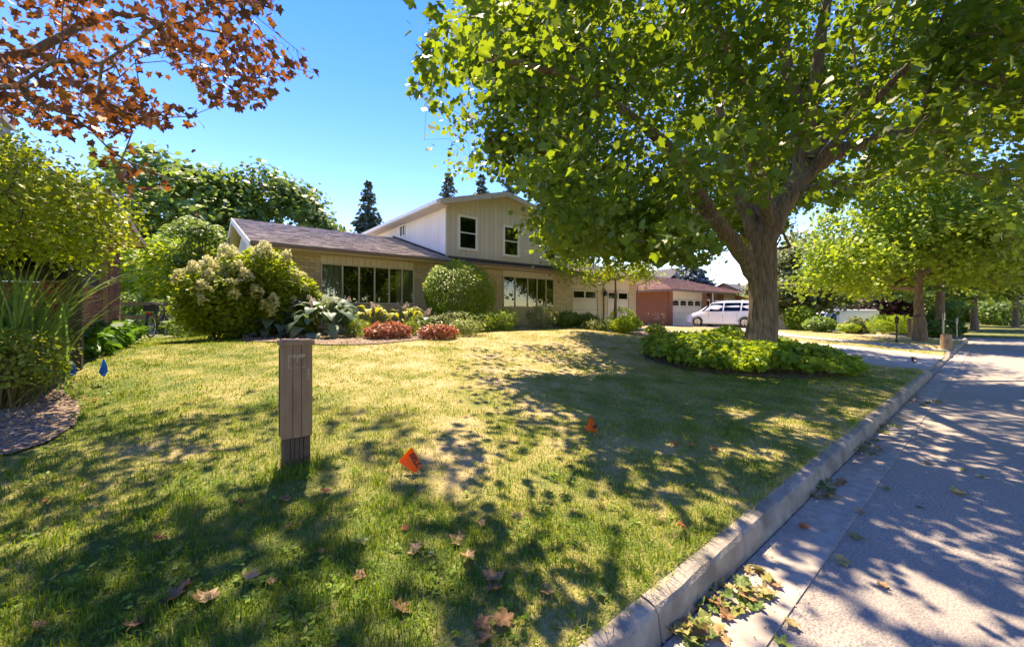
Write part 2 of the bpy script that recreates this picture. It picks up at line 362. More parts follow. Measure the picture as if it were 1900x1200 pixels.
T_CLUMP = tmpl([(0, 0), (0.46, 0.22), (0.34, 0.78), (0, 1.0)])
T_NEEDLE = tmpl([(0, 0), (0.12, 0.35), (0, 1.0)])
T_STAR = tmpl([(0, 0), (0.40, 0.10), (0.17, 0.30), (0.46, 0.66), (0, 1.0)])
def frames(d, n0):
    d = d/(np.linalg.norm(d, axis=1, keepdims=True)+1e-9)
    x = np.cross(d, n0); x = x/(np.linalg.norm(x, axis=1, keepdims=True)+1e-9)
    return x, d, np.cross(x, d)
def leaf_arrays(P, S, T, spread=0.9, droop=-0.35, out=None, upness=1.0, seed=1, face=None):
    g = np.random.default_rng(seed); n = len(P)
    d = g.normal(size=(n, 3))*spread; d[:, 2] = d[:, 2]*0.6+droop
    if out is not None: d = d+out
    n0 = g.normal(size=(n, 3))*0.55; n0[:, 2] += upness
    if face is not None: n0 = n0+face
    x, y, z = frames(d, n0)
    return x, y, z
def leaf_mesh(name, P, S, T, rnd, spread=0.9, droop=-0.35, out=None, upness=1.0, seed=1, frame=None, face=None):
    x, y, z = frame if frame is not None else leaf_arrays(P, S, T, spread, droop, out, upness, seed, face)
    k = len(T); n = len(P)
    V = P[:, None, :]+S[:, None, None]*(T[None, :, 0, None]*x[:, None, :]+T[None, :, 1, None]*y[:, None, :]+T[None, :, 2, None]*z[:, None, :])
    F = np.arange(n*k).reshape(n, k)
    return mesh_np(name, V.reshape(-1, 3), F, {'rnd': np.repeat(rnd, k)})
def ellipsoid_pts(n, c, r, g, shell=0.5):
    d = g.normal(size=(n, 3)); d /= np.linalg.norm(d, axis=1, keepdims=True)
    u = g.uniform(size=(n, 1))**(1/3)
    u = shell+(1-shell)*u if shell else u
    return np.array(c)+d*u*np.array(r)
def lumpy(P, c, amp=0.25, f=1.6, o=0):
    d = P-np.array(c); return np.array(c)+d*(1+amp*noise2(d[:, 0]+d[:, 2]*0.7, d[:, 1]-d[:, 2]*0.5, f, o))[:, None]
class Skel:
    def __init__(s, cap=60000):
        s.p = np.zeros((cap, 3)); s.par = np.full(cap, -1); s.r = np.zeros(cap); s.n = 0; s.fixed = np.zeros(cap, bool)
    def node(s, p, par, r=0, fixed=False):
        i = s.n; s.p[i] = p; s.par[i] = par; s.r[i] = r; s.fixed[i] = fixed; s.n += 1; return i
    def limb(s, pts, rad, par=-1, sub=4, wob=0.0):
        pts = [np.array(q, float) for q in pts]; last = par
        for i in range(len(pts)-1):
            m0 = (pts[i+1]-pts[max(i-1, 0)])*0.5; m1 = (pts[min(i+2, len(pts)-1)]-pts[i])*0.5
            for k in range(sub):
                t = k/sub; h = [2*t**3-3*t*t+1, t**3-2*t*t+t, -2*t**3+3*t*t, t**3-t*t]
                q = h[0]*pts[i]+h[1]*m0+h[2]*pts[i+1]+h[3]*m1
                if k or i: q = q+np.array([random.uniform(-wob, wob) for _ in range(3)])
                last = s.node(q, last, rad[i]*(1-t)+rad[i+1]*t, True)
        return s.node(pts[-1], last, rad[-1], True)
    def grow(s, targets, origin, seg=0.45, jit=0.05):
        d = np.linalg.norm(targets-np.array(origin), axis=1)
        for i in np.argsort(d):
            q = targets[i]; dd = s.p[:s.n]-q
            dist = np.sqrt((dd*dd).sum(1))+0.35*np.maximum(dd[:, 2], 0)
            j = int(np.argmin(dist)); a = s.p[j].copy(); L = np.linalg.norm(q-a)
            k = max(1, int(L/seg)); last = j; bow = np.array((0, 0, 0.10*L))
            for m_ in range(1, k+1):
                t = m_/k; w = a*(1-t)+q*t+bow*math.sin(math.pi*t)+(rng.normal(size=3)*jit if m_ < k else 0)
                last = s.node(w, last)
    def radii(s, tip=0.005, e=0.5):
        cnt = np.zeros(s.n); ch = np.zeros(s.n, int)
        for i in range(s.n): 
            if s.par[i] >= 0: ch[s.par[i]] += 1
        cnt[ch[:s.n] == 0] = 1
        for i in range(s.n-1, -1, -1):
            if s.par[i] >= 0: cnt[s.par[i]] += cnt[i]
        for i in range(s.n):
            if not s.fixed[i]:
                r = tip*max(cnt[i], 1)**e
                if s.par[i] >= 0: r = min(r, s.r[s.par[i]]*0.9)
                s.r[i] = r
    def mesh(s, name, off, big=0.04, minr=0.0):
        Vs = []; Fs = []; base = 0; i = np.arange(s.n); i = i[(s.par[:s.n] >= 0)]; i = i[s.r[i] >= minr]
        for sel, n in ((i[s.r[i] >= big], 10), (i[s.r[i] < big], 4)):
            if not len(sel): continue
            A = s.p[s.par[sel]]; B = s.p[sel]; ra = s.r[s.par[sel]]; rb = s.r[sel]; ra = np.where(s.fixed[sel] & s.fixed[s.par[sel]], np.minimum(ra, rb*1.7), np.minimum(ra, rb*1.25))
            d = B-A; L = np.linalg.norm(d, axis=1, keepdims=True)+1e-9; d = d/L
            B = B+d*np.minimum(rb[:, None]*0.4, L*0.2)
            ref = np.where(np.abs(d[:, 2:3]) < 0.9, np.array([[0, 0, 1.0]]), np.array([[1.0, 0, 0]]))
            a = np.cross(d, ref); a /= np.linalg.norm(a, axis=1, keepdims=True); b = np.cross(d, a)
            an = np.arange(n)*2*math.pi/n
            ring = np.cos(an)[None, :, None]*a[:, None, :]+np.sin(an)[None, :, None]*b[:, None, :]
            V = np.concatenate([A[:, None, :]+ra[:, None, None]*ring, B[:, None, :]+rb[:, None, None]*ring], 1)
            f0 = np.array([(k, (k+1) % n, n+(k+1) % n, n+k) for k in range(n)])
            F = (f0[None]+(np.arange(len(sel))*2*n)[:, None, None]).reshape(-1, 4)+base
            Vs.append(V.reshape(-1, 3)); Fs.append(F); base += len(sel)*2*n
        return mesh_np(name, np.concatenate(Vs)-np.array(off), [np.concatenate(Fs)], smooth=True)

# ================================================================== THE SETTING
def full_h(x, y):
    z = H(x, np.maximum(y, 1.03))
    cross = sstep(27.6, 28.6, x)*(1-sstep(34.2, 34.3, x))
    z = z*(1-cross)+(-0.03)*cross
    main = (y < 1.025) & (y > -8.9) & (x < 34.25)
    z = np.where(main, -0.08, z)
    z = np.where((y <= -8.9) & (x < 34.25), 0.12-0.15*cross, z)
    return z
def dryness(x, y):
    """0 lush .. 1 straw: the lawn's own state, patchy, drier towards the middle of the open lawn"""
    px, py, Z = proj(np.stack([np.ravel(x), np.ravel(y), np.zeros(np.size(x))], 1))
    x = np.ravel(x); y = np.ravel(y)
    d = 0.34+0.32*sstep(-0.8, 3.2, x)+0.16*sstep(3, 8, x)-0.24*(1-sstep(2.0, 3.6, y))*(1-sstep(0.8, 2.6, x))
    d = d-0.10+0.12*sstep(1, 3, x)*sstep(3.6, 5.5, y)+0.17*noise2(x, y, 2.3, 3)+0.19*noise2(x, y, 6.1, 7)+0.17*noise2(x, y, 15, 11)+0.13*noise2(x, y, 33, 14)
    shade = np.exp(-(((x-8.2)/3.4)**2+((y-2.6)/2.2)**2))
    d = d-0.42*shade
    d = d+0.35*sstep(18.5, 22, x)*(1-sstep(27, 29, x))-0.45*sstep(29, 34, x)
    d = d+0.35*np.exp(-(((x-1.5)/0.35)**2+((y-2.75)/0.4)**2))+0.25*np.exp(-(((x-2.1)/0.9)**2+((y-3.6)/0.3)**2))
    return np.clip(d, 0, 1)
xs = np.unique(np.concatenate([[-400, -150, -60, -30, -15], np.arange(-8, 36, 0.2), [27.6, 28.6, 34.2, 34.3], np.arange(36, 80, 1.5), [90, 120, 180, 300, 500, 900]]))
ys = np.unique(np.concatenate([[-900, -400, -150, -60, -25, -12, -8.91, -8.9, 1.02, 1.03, 1.1], np.arange(1.3, 16, 0.2), np.arange(16, 50, 1.5), [60, 90, 150, 300, 500, 900]]))
X, Y = np.meshgrid(xs, ys, indexing='ij'); Zg = full_h(X, Y)
nx, ny = X.shape; I = np.arange(nx*ny).reshape(nx, ny)
F = np.stack([I[:-1, :-1], I[1:, :-1], I[1:, 1:], I[:-1, 1:]], -1).reshape(-1, 4)
g_me = mesh_np('lawn_ground', np.stack([X, Y, Zg], -1).reshape(-1, 3), F, {'dry': dryness(X, Y)}, smooth=True)
structure(link('lawn_ground', g_me, 'soil_thatch'), 'sloping lawn ground under the grass')

def sheet(name, poly, lift, material, label, step=0.45, hfun=None):
    """a paved area draped over the ground: polygon cut from a fine grid"""
    hf = hfun or full_h
    bm = bmesh.new()
    vs = [bm.verts.new((p[0], p[1], 0)) for p in poly]; bm.faces.new(vs)
    lo = np.min(poly, 0); hi = np.max(poly, 0)
    for ax in (0, 1):
        for c in np.arange(lo[ax]+step, hi[ax], step):
            n = (1, 0, 0) if ax == 0 else (0, 1, 0); co = (c, 0, 0) if ax == 0 else (0, c, 0)
            bmesh.ops.bisect_plane(bm, geom=bm.verts[:]+bm.edges[:]+bm.faces[:], plane_co=co, plane_no=n)
    for v in bm.verts: v.co.z = float(hf(np.array(v.co.x), np.array(v.co.y)))+lift
    bmesh.ops.recalc_face_normals(bm, faces=bm.faces[:])
    if bm.faces and sum(f.normal.z for f in bm.faces) < 0: bmesh.ops.reverse_faces(bm, faces=bm.faces[:])
    me = bpy.data.meshes.new(name); bm.to_mesh(me); bm.free()
    return structure(link(name, me, material), label)

road = MB().box(-60, 29, -8.6, 0.63, -0.06, 0.0)
structure(road.build('road', 'asphalt'), 'sun bleached asphalt road along the kerb')
structure(MB().box(29.0, 34.0, -60, 90, -0.06, 0.006).build('side_road', 'asphalt'), 'side road crossing at the far end')
gut = structure(MB().box(-40, 29, 0.631, 0.917, -0.07, -0.004).build('gutter', 'joint'), 'concrete gutter strip beside the road')
x = -40.3
while x < 28.9:
    L_ = 3.2; xe = min(x+L_, 29); x0 = max(x, -40)
    b = MB(); b.add([(x0+.004, .632, -.05), (xe-.004, .632, -.05), (xe-.004, .917, -.05), (x0+.004, .917, -.05), (x0+.004, .632, .008), (xe-.004, .632, .008), (xe-.004, .917, .002), (x0+.004, .917, .002)],
                    [(0, 3, 2, 1), (4, 5, 6, 7), (0, 1, 5, 4), (1, 2, 6, 5), (2, 3, 7, 6), (3, 0, 4, 7)])
    b.build('gutter_slab', 'gutter_concrete', gut); x += L_
kerb = structure(MB().box(-40, 27.6, 0.96, 1.035, -0.1, 0.012).build('kerb', 'joint'), 'worn concrete kerb along the lawn')
def kerb_piece(x0, x1, h0, h1):
    n = max(1, int((x1-x0)/0.11)); prof = []
    for i in range(n+1):
        t = i/n; h = h0*(1-t)+h1*t; xx = x0+(x1-x0)*t; j = 0.005*math.sin(xx*13)+0.004*math.sin(xx*31)+random.uniform(-.006, .006)
        prof.append([(xx, .918, -.05), (xx, .945+j*.3, h*.80), (xx, .958+j, h*.95), (xx, .985+j, h+j*.4), (xx, 1.045, h+.004), (xx, 1.045, -.05)])
    b = MB(); k = 6
    vs = [p for r in prof for p in r]; fs = []
    for i in range(n):
        for q in range(k-1): fs.append((i*k+q, (i+1)*k+q, (i+1)*k+q+1, i*k+q+1))
    fs += [tuple(range(k)), tuple(n*k+q for q in range(k))[::-1]]
    b.add(vs, fs).build('kerb_stone', 'kerb_concrete', kerb)
x = -40.0
while x < 12.6:
    xe = min(x+2.6, 12.6); kerb_piece(x+.006, xe-.006, .15, .15); x = xe
kerb_piece(12.606, 13.2, .15, .035); kerb_piece(13.21, 15.8, .03, .03); kerb_piece(15.81, 18.1, .03, .03); kerb_piece(18.11, 18.5, .03, .15)
kerb_piece(18.506, 19.0, .15, .15); kerb_piece(19.006, 19.4, .15, .035); kerb_piece(19.41, 21.2, .03, .03); kerb_piece(21.21, 21.7, .035, .15)
x = 21.706
while x < 27.0: kerb_piece(x, x+2.6-.012, .15, .15); x += 2.6

DRIVE1 = [(13.2, 1.05), (18.3, 1.05), (18.8, 5.5), (19.9, 12.9), (14.3, 12.9), (13.7, 6)]
DRIVE2 = [(19.35, 1.05), (21.25, 1.05), (21.9, 3.6), (23.2, 6.3), (26, 8.0), (31.5, 9.0), (32.4, 15.0), (27.3, 15.0), (26.4, 10.4), (22.4, 8.0), (20.7, 4.6)]
sheet('driveway', DRIVE1, 0.016, 'driveway', 'pale concrete driveway up to the double garage')
sheet('neighbour_driveway', DRIVE2, 0.016, 'driveway', 'narrow pale drive leading to the parked minivan')

# mulch beds
BED1 = [tuple(ground(*q)[:2]) for q in ((448, 634), (520, 636), (610, 641), (700, 639), (780, 631), (850, 617), (940, 611), (1030, 608), (1100, 612), (1180, 622), (1262, 629), (1238, 612))]+[(14.2, 13.15), (1.2, 13.15)]
BED2 = [(10.2+2.45*math.cos(a)*(1+.06*math.sin(3*a)), 3.9+2.05*math.sin(a)*(1+.05*math.cos(2*a))) for a in np.linspace(0, 2*math.pi, 28, endpoint=False)]
BED3 = [tuple(ground(*q)[:2]) for q in ((-160, 862), (20, 846), (90, 822), (140, 790), (150, 760), (118, 728), (100, 690), (125, 655), (225, 630))]+[(-1.15, 12.3), (-1.25, 8.0), (-5, 7.5), (-4.5, 4.2)]
sheet('garden_bed', BED1, 0.02, 'mulch', 'bark mulch bed along the house front')
sheet('tree_bed', BED2, 0.02, 'mulch', 'mulch ring under the big street maple')
sheet('side_bed', BED3, 0.02, 'mulch', 'mulch bed beside the brown brick house')

# ================================================================== brick, board, roof builders
UB = {}
def brick_wall(parent, wall, plane, fixed, a0, a1, z0, z1, L_, h, gap, material, out, indiv, proud=0.012, depth=0.05):
    """bricks on a wall plane ('y': wall at y=fixed spans x; 'x': wall at x=fixed spans y); out=-1/+1 outward; first `indiv` are objects"""
    o = OFF[wall.name]; rows = int((z1-z0)/(h+gap)); rest = MB(); cnt = 0
    f0, f1 = sorted((fixed+out*proud, fixed-out*depth))
    for r in range(rows-1, -1, -1):
        zz = z0+r*(h+gap)+gap; s = a0-((L_+gap)/2 if r % 2 else 0)
        while s < a1-0.03:
            p, q = max(s, a0)+gap/2, min(s+L_+gap, a1)-gap/2
            s += L_+gap
            if q-p < 0.03: continue
            j = random.uniform(-.003, .003)
            if cnt < indiv:
                key = (wall.name.split('.')[0], material, plane, round(q-p, 3), h, out)
                if key not in UB:
                    w = (q-p)/2
                    b = MB(); b.box(-w, w, -(f1-f0)/2, (f1-f0)/2, -h/2, h/2) if plane == 'y' else b.box(-(f1-f0)/2, (f1-f0)/2, -w, w, -h/2, h/2)
                    me = b.mesh('brick', (0, 0, 0)); me.materials.append(MATS[material]); UB[key] = me
                ob = bpy.data.objects.new('brick', UB[key]); COL.objects.link(ob); ob.parent = wall; OFF[ob.name] = o
                c = ((p+q)/2, (f0+f1)/2+j, zz+h/2) if plane == 'y' else ((f0+f1)/2+j, (p+q)/2, zz+h/2)
                ob.location = tuple(np.array(c)-o); cnt += 1
            elif plane == 'y': rest.box(p, q, f0+j, f1+j, zz, zz+h)
            else: rest.box(f0+j, f1+j, p, q, zz, zz+h)
    if rest.v: tag(rest.build('brickwork', material, wall), kind='stuff')
def boards(parent, plane, fixed, a0, a1, zb, ztop, out, material, w=0.225, gap=0.012, th=0.02, holes=(), name='siding_board'):
    n = max(1, round((a1-a0)/w)); w = (a1-a0)/n
    zt = ztop if callable(ztop) else (lambda a: ztop)
    for i in range(n):
        p, q = a0+i*w+gap/2, a0+(i+1)*w-gap/2
        cuts = sorted({p, q} | {c for hl in holes for c in hl[:2] if p < c < q})
        for u, v in zip(cuts[:-1], cuts[1:]):
            if v-u < 0.01: continue
            spans = [(zb, None)]
            for hx0, hx1, hz0, hz1 in holes:
                if u >= hx0-1e-4 and v <= hx1+1e-4: spans = [(zb, hz0), (hz1, None)]
            for s0, s1 in spans:
                t0 = zt(u) if s1 is None else s1; t1 = zt(v) if s1 is None else s1
                if min(t0, t1)-s0 < 0.02: continue
                poly = [(u, fixed, s0), (v, fixed, s0), (v, fixed, t1), (u, fixed, t0)] if plane == 'y' else [(fixed, u, s0), (fixed, v, s0), (fixed, v, t1), (fixed, u, t0)]
                MB().prism(poly, (0, out*th, 0) if plane == 'y' else (out*th, 0, 0)).build(name, material, parent)
def shingles(parent, A, B, W, material, tab=0.32, row=0.15, name='shingle_field'):
    A, B, W = (np.array(v, float) for v in (A, B, W)); U_ = B-A; lu = np.linalg.norm(U_); lw = np.linalg.norm(W); u = U_/lu; w = W/lw
    n = np.cross(u, w); n = n if n[2] > 0 else -n
    nr = int(lw/row); P = []; g = np.random.default_rng(int(lu*100))
    for r in range(nr):
        offs = g.uniform(0, tab); k = np.arange(int(lu/tab)+2)
        a = np.clip(k*tab-offs, 0, lu); b = np.clip(a+tab-0.008, 0, lu); b = np.clip((k+1)*tab-offs-0.008, 0, lu)
        ok = b-a > 0.02; a, b = a[ok], b[ok]; m = len(a)
        lift = 0.014+g.uniform(0, 0.010, m); s0 = r*row-0.012-g.uniform(0, .012, m); s1 = np.full(m, min((r+1)*row+0.02, lw)); z0 = np.zeros(m)
        def pt(aa, ss, zz): return A+aa[:, None]*u+ss[:, None]*w+zz[:, None]*n
        P.append(np.stack([pt(a, s0, lift), pt(b, s0, lift), pt(b, s1, z0+.004), pt(a, s1, z0+.004), pt(a, s0, z0), pt(b, s0, z0)], 1))
    P = np.concatenate(P); m = len(P); I0 = (np.arange(m)*6)[:, None]
    F = np.concatenate([I0+np.array([[0, 1, 2, 3]]), I0+np.array([[4, 5, 1, 0]])])
    me = mesh_np(name, P.reshape(-1, 3)-OFF[parent.name], F, {'rnd': np.repeat(g.uniform(0, 1, m), 6)})
    return tag(link(name, me, material, parent), kind='stuff')
def roof_slab(parent, A, B, C, D, th, material, name='roof'):
    return MB().prism([A, B, C, D], (0, 0, -th)).build(name, material, parent)
def window(parent, x0, x1, z0, z1, y, muls=(), rail=None, fw=0.05, frame='white_frame', curtains=(), out=-1, plane='y', depth=0.9, name='window', proud=0.035):
    """real opening: frame, panes, dark room behind, curtains; plane 'y' spans x, plane 'x' spans y"""
    def bx(b, a0, a1, d0, d1, c0, c1):
        d0, d1 = sorted((y+out*d0, y+out*d1))
        return b.box(a0, a1, d0, d1, c0, c1) if plane == 'y' else b.box(d0, d1, a0, a1, c0, c1)
    b = MB()
    bx(b, x0, x1, -.04, proud, z0, z0+fw); bx(b, x0, x1, -.04, proud, z1-fw, z1)
    bx(b, x0, x0+fw, -.04, proud-.002, z0+fw, z1-fw); bx(b, x1-fw, x1, -.04, proud-.002, z0+fw, z1-fw)
    w = b.build(name, frame, parent); edges = [x0+fw]+list(muls)+[x1-fw]
    for m_ in muls: bx(MB(), m_-fw*.45, m_+fw*.45, -.035, proud-.006, z0+fw, z1-fw).build('mullion', frame, w)
    for a, c in zip(edges[:-1], edges[1:]):
        if rail:
            bx(MB(), a, c, -.03, proud-.012, rail-.02, rail+.02).build('meeting_rail', frame, w)
            bx(MB(), a, c, -.012, -.008, z0+fw, rail-.02).build('pane', 'pane_glass', w); bx(MB(), a, c, -.004, .0, rail+.02, z1-fw).build('pane', 'pane_glass', w)
        else: bx(MB(), a, c, -.012, -.006, z0+fw, z1-fw).build('pane', 'pane_glass', w)
    r = MB(); e = .015
    d = [y-out*.045, y-out*depth]
    def P(a, dd, c): return (a, dd, c) if plane == 'y' else (dd, a, c)
    A = [P(x0+e, d[0], z0+e), P(x1-e, d[0], z0+e), P(x1-e, d[0], z1-e), P(x0+e, d[0], z1-e)]; Bk = [P(x0+e, d[1], z0+e), P(x1-e, d[1], z0+e), P(x1-e, d[1], z1-e), P(x0+e, d[1], z1-e)]
    r.add(A+Bk, [(4, 5, 6, 7), (0, 1, 5, 4), (1, 2, 6, 5), (2, 3, 7, 6), (3, 0, 4, 7)]); r.build('room', 'dark_room', w)
    for c0, c1 in curtains:
        n = max(8, int((c1-c0)/.035)); vs = []; fs = []
        for i in range(n+1):
            a = c0+(c1-c0)*i/n; dd = y-out*(.12+.025*math.sin(i*1.9)+.01*math.sin(i*.7))
            vs += [P(a, dd, z0+.03), P(a, dd, z1-.03)]
        for i in range(n): fs.append((2*i, 2*i+2, 2*i+3, 2*i+1))
        MB().add(vs, fs).build('curtain', 'curtain', w)
    return w

# ================================================================== THE HOUSE
FY = 13.2; EV = 12.6; EZ = 3.34; SL = 0.286; RY = 18.4; RZ = 5.0; GZ = 0.55
house = root('split_level_house', (8.0, FY, 0.8), 'long beige split-level house with upper storey, buff brick and two garage doors', 'house')
W1 = (3.14, 6.24, 1.70, 2.96); W2 = (10.27, 13.30, 1.64, 2.97); D1 = (14.62, 16.52, 0.50, 2.55); D2 = (17.38, 19.30, 0.50, 2.55)
def wall_piece(x0, x1, z0, z1, indiv):
    w = MB().box(x0, x1, FY, FY+.2, z0, z1).build('brick_wall', 'buff_mortar', house)
    brick_wall(house, w, 'y', FY, x0, x1, z0, z1, 0.285, 0.086, 0.011, 'buff_brick', -1, indiv)
wall_piece(1.65, W1[0], 0.6, 3.22, 130)
wall_piece(W1[0], W1[1], 0.6, W1[2], 0)
wall_piece(W1[1], W2[0], 0.6, 3.22, 90)
wall_piece(W2[0], W2[1], 0.6, W2[2]-.06, 0)
wall_piece(W2[1], D1[0]-.05, 0.6, 3.22, 80)
wall_piece(D1[1]+.05, D2[0]-.05, 0.4, 2.55, 0)
wall_piece(D2[1]+.05, 20.0, 0.4, 3.22, 0)
MB().box(W2[0]-.05, W2[1]+.05, FY-.06, FY+.12, W2[2]-.06, W2[2]).build('window_sill', 'buff_brick', house)
for a0, a1, zb in ((W1[0], W1[1], W1[3]), (W2[0], W2[1], W2[3]), (D1[0]-.05, D1[1]+.05, D1[3]+.06), (D1[1]+.05, D2[0]-.05, D1[3]+.0), (D2[0]-.05, D2[1]+.05, D2[3]+.06)):
    bk = MB().box(a0, a1, FY+.02, FY+.1, zb+.002, 3.22).build('header_panel', 'siding_gap', house)
    boards(bk, 'y', FY+.02, a0, a1, zb+.002, 3.215, -1, 'siding', w=0.2)
window(house, W1[0], W1[1], W1[2], W1[3], FY, muls=[3.79, 4.31, 4.82, 5.32, 5.78], fw=.045, frame='trim_cream', curtains=((3.2, 3.78), (5.62, 6.2)), depth=2.2)
window(house, W2[0], W2[1], W2[2], W2[3], FY, muls=[10.93, 11.66, 12.22, 12.78], fw=.045, frame='trim_cream', curtains=((10.32, 10.92), (12.5, 13.25)), depth=2.2)
# garage doors
for (x0, x1, z0, z1) in (D1, D2):
    MB().box(x0-.05, x0, FY-.03, FY+.1, z0-.1, z1+.06).box(x1, x1+.05, FY-.03, FY+.1, z0-.1, z1+.06).box(x0, x1, FY-.03, FY+.1, z1, z1+.06).build('door_jamb', 'trim_cream', house)
    d = MB().box(x0, x1, FY+.06, FY+.1, z0-.1, z1).build('garage_door', 'siding_gap', house)
    rh = (z1-z0)/4
    for r in range(4):
        za, zb = z0+r*rh+.006, z0+(r+1)*rh-.006
        p = MB().box(x0+.004, x1-.004, FY+.02, FY+.06, za, zb).build('door_section', 'garage_door', d)
        if r == 3:
            for k in (0, 1):
                a = x0+.08+k*(x1-x0-.1)/2; c = a+(x1-x0-.1)/2-.12
                MB().box(a, c, FY+.008, FY+.0195, za+.1, zb-.08).build('pane', 'car_glass', d)
                MB().box(a-.03, c+.03, FY+.012, FY+.019, za+.07, za+.10).box(a-.03, c+.03, FY+.012, FY+.019, zb-.08, zb-.05).box(a-.03, a, FY+.012, FY+.019, za+.1, zb-.08).box(c, c+.03, FY+.012, FY+.019, za+.1, zb-.08).build('pane_frame', 'garage_door', d)
# side and back walls
MB().box(1.65, 1.85, FY+.21, 23.6, .5, 3.2).build('side_wall', 'siding_gap', house)
gab = MB().prism([(1.66, FY, 3.2), (1.66, 23.6, 3.2), (1.66, RY, RZ-.25)], (.15, 0, 0)).build('gable_wall', 'siding_gap', house)
boards(gab, 'x', 1.65, FY, 23.6, 0.6, lambda a: 3.18+ (RZ-.14-3.36)*(1-abs(a-RY)/5.2), -1, 'siding_side_lit', w=0.26)
MB().box(19.8, 20.0, FY+.21, 23.6, .3, 3.2).build('side_wall', 'buff_mortar', house)
# main low roof: front slope, back slope
def slope_z(y): return EZ+(y-EV)*SL
rf = roof_slab(house, (1.3, EV, EZ), (7.53, EV, EZ), (7.53, RY, RZ), (1.3, RY, RZ), .10, 'fascia_brown')
shingles(rf, (1.28, EV-.01, EZ), (7.53, EV-.01, EZ), (0, RY-EV, RZ-EZ), 'shingle')
roof_slab(house, (1.3, RY, RZ), (20.4, RY, RZ), (20.4, 24.2, EZ), (1.3, 24.2, EZ), .10, 'shingle')
rp_ = roof_slab(house, (7.53, EV, EZ), (14.45, EV, EZ), (14.45, FY+.05, slope_z(FY+.05)), (7.53, FY+.05, slope_z(FY+.05)), .10, 'fascia_brown', 'pent_roof')
shingles(rp_, (7.53, EV-.01, EZ), (14.45, EV-.01, EZ), (0, FY+.0-EV, (FY-EV)*SL), 'dark_shingle')
rg = roof_slab(house, (14.45, EV, EZ), (20.4, EV, EZ), (20.4, RY, RZ), (14.45, RY, RZ), .10, 'fascia_brown')
shingles(rg, (14.45, EV-.01, EZ), (20.42, EV-.01, EZ), (0, RY-EV, RZ-EZ), 'shingle')
MB().box(1.3, 20.4, EV+.03, FY-.002, 3.20, 3.228).build('soffit', 'soffit', house)
MB().box(1.3, 20.4, EV-.0, EV+.028, 3.20, 3.237).build('fascia', 'trim_cream', house)
gt = MB().box(1.32, 20.38, EV-.10, EV-.002, 3.236, 3.25).box(1.32, 20.38, EV-.112, EV-.10, 3.236, 3.325).box(1.32, 1.34, EV-.10, EV-.002, 3.25, 3.32).box(20.36, 20.38, EV-.10, EV-.002, 3.25, 3.32).build('roof_gutter', 'fascia_brown', house)
for s in (0, 1):   # rakes of the left gable
    a, c = ((1.27, EV, EZ), (1.27, RY, RZ)) if s == 0 else ((1.27, 24.2, EZ), (1.27, RY, RZ))
    MB().prism([a, c, (c[0], c[1], c[2]-.2), (a[0], a[1], a[2]-.2)], (-.03, 0, 0)).build('rake_board', 'siding_side_lit', house)
    MB().prism([(1.3, a[1], a[2]-.13), (1.3, c[1], c[2]-.13), (1.64, c[1], c[2]-.13), (1.64, a[1], a[2]-.13)], (0, 0, .02)).build('rake_soffit', 'soffit', house)
for s, ya in ((1, 20.41),):
    MB().prism([(ya, EV, EZ), (ya, RY, RZ), (ya, RY, RZ-.2), (ya, EV, EZ-.2)], (.03, 0, 0)).build('rake_board', 'trim_cream', house)
MB().prism([(19.99, FY, 3.2), (19.99, 23.6, 3.2), (19.99, RY, RZ-.2)], (-.1, 0, 0)).build('gable_wall', 'siding', house)
for xd, yy in ((16.98, FY), (20.05, FY)):   # downspouts
    MB().tube([(xd, EV-.06, 3.24), (xd, EV-.04, 3.12), (xd, yy-.06, 2.95), (xd, yy-.06, .5)], .035, 6).build('downspout', 'fascia_brown', house)
# upper storey
UX0, UX1, UYB = 7.53, 14.3, 22.6; PX, PZ = 10.25, 6.42; EL = (7.1, 5.56); ER = (14.72, 5.56)
def roofz(x): return EL[1]+(x-EL[0])*(PZ-EL[1])/(PX-EL[0]) if x < PX else PZ-(x-PX)*(PZ-ER[1])/(ER[0]-PX)
WU = [(8.07, 8.98, 3.86, 5.22), (10.28, 11.17, 3.80, 5.12), (12.6, 13.45, 3.78, 5.05)]
core = MB()
cuts = [UX0+.02]+[c for w in WU for c in w[:2]]+[UX1-.02]
for i, (a, c) in enumerate(zip(cuts[:-1], cuts[1:])):
    if i % 2 == 0: core.prism([(a, FY+.03, 3.45), (c, FY+.03, 3.45), (c, FY+.03, roofz(c)-.14)]+([(PX, FY+.03, roofz(PX)-.14)] if a < PX < c else [])+[(a, FY+.03, roofz(a)-.14)], (0, .1, 0))
    else:
        w = WU[i//2]; core.box(a, c, FY+.03, FY+.13, 3.45, w[2]); core.prism([(a, FY+.03, w[3]), (c, FY+.03, w[3]), (c, FY+.03, roofz(c)-.14)]+([(PX, FY+.03, roofz(PX)-.14)] if a < PX < c else [])+[(a, FY+.03, roofz(a)-.14)], (0, .1, 0))
uf = core.build('upper_front_wall', 'siding_gap', house)
boards(uf, 'y', FY+.03, UX0, UX1, 3.58, lambda a: roofz(a)-.13, -1, 'siding', w=0.225, holes=WU)
for (a, c, z0, z1) in WU: window(house, a, c, z0, z1, FY+.01, rail=(z0+z1)/2, fw=.085, curtains=(), depth=1.2, proud=.04)
us = MB().box(UX0+.03, UX0+.13, FY+.14, 16.8, 3.4, 5.5).box(UX0+.03, UX0+.13, 17.45, UYB, 3.4, 5.5).box(UX0+.03, UX0+.13, 16.8, 17.45, 3.4, 4.83).box(UX0+.03, UX0+.13, 16.8, 17.45, 5.39, 5.5).build('upper_side_wall', 'siding_gap', house)
boards(us, 'x', UX0+.03, FY+.012, UYB, 3.46, 5.53, -1, 'siding_side_lit', w=0.225, holes=[(16.8, 17.45, 4.83, 5.39)])
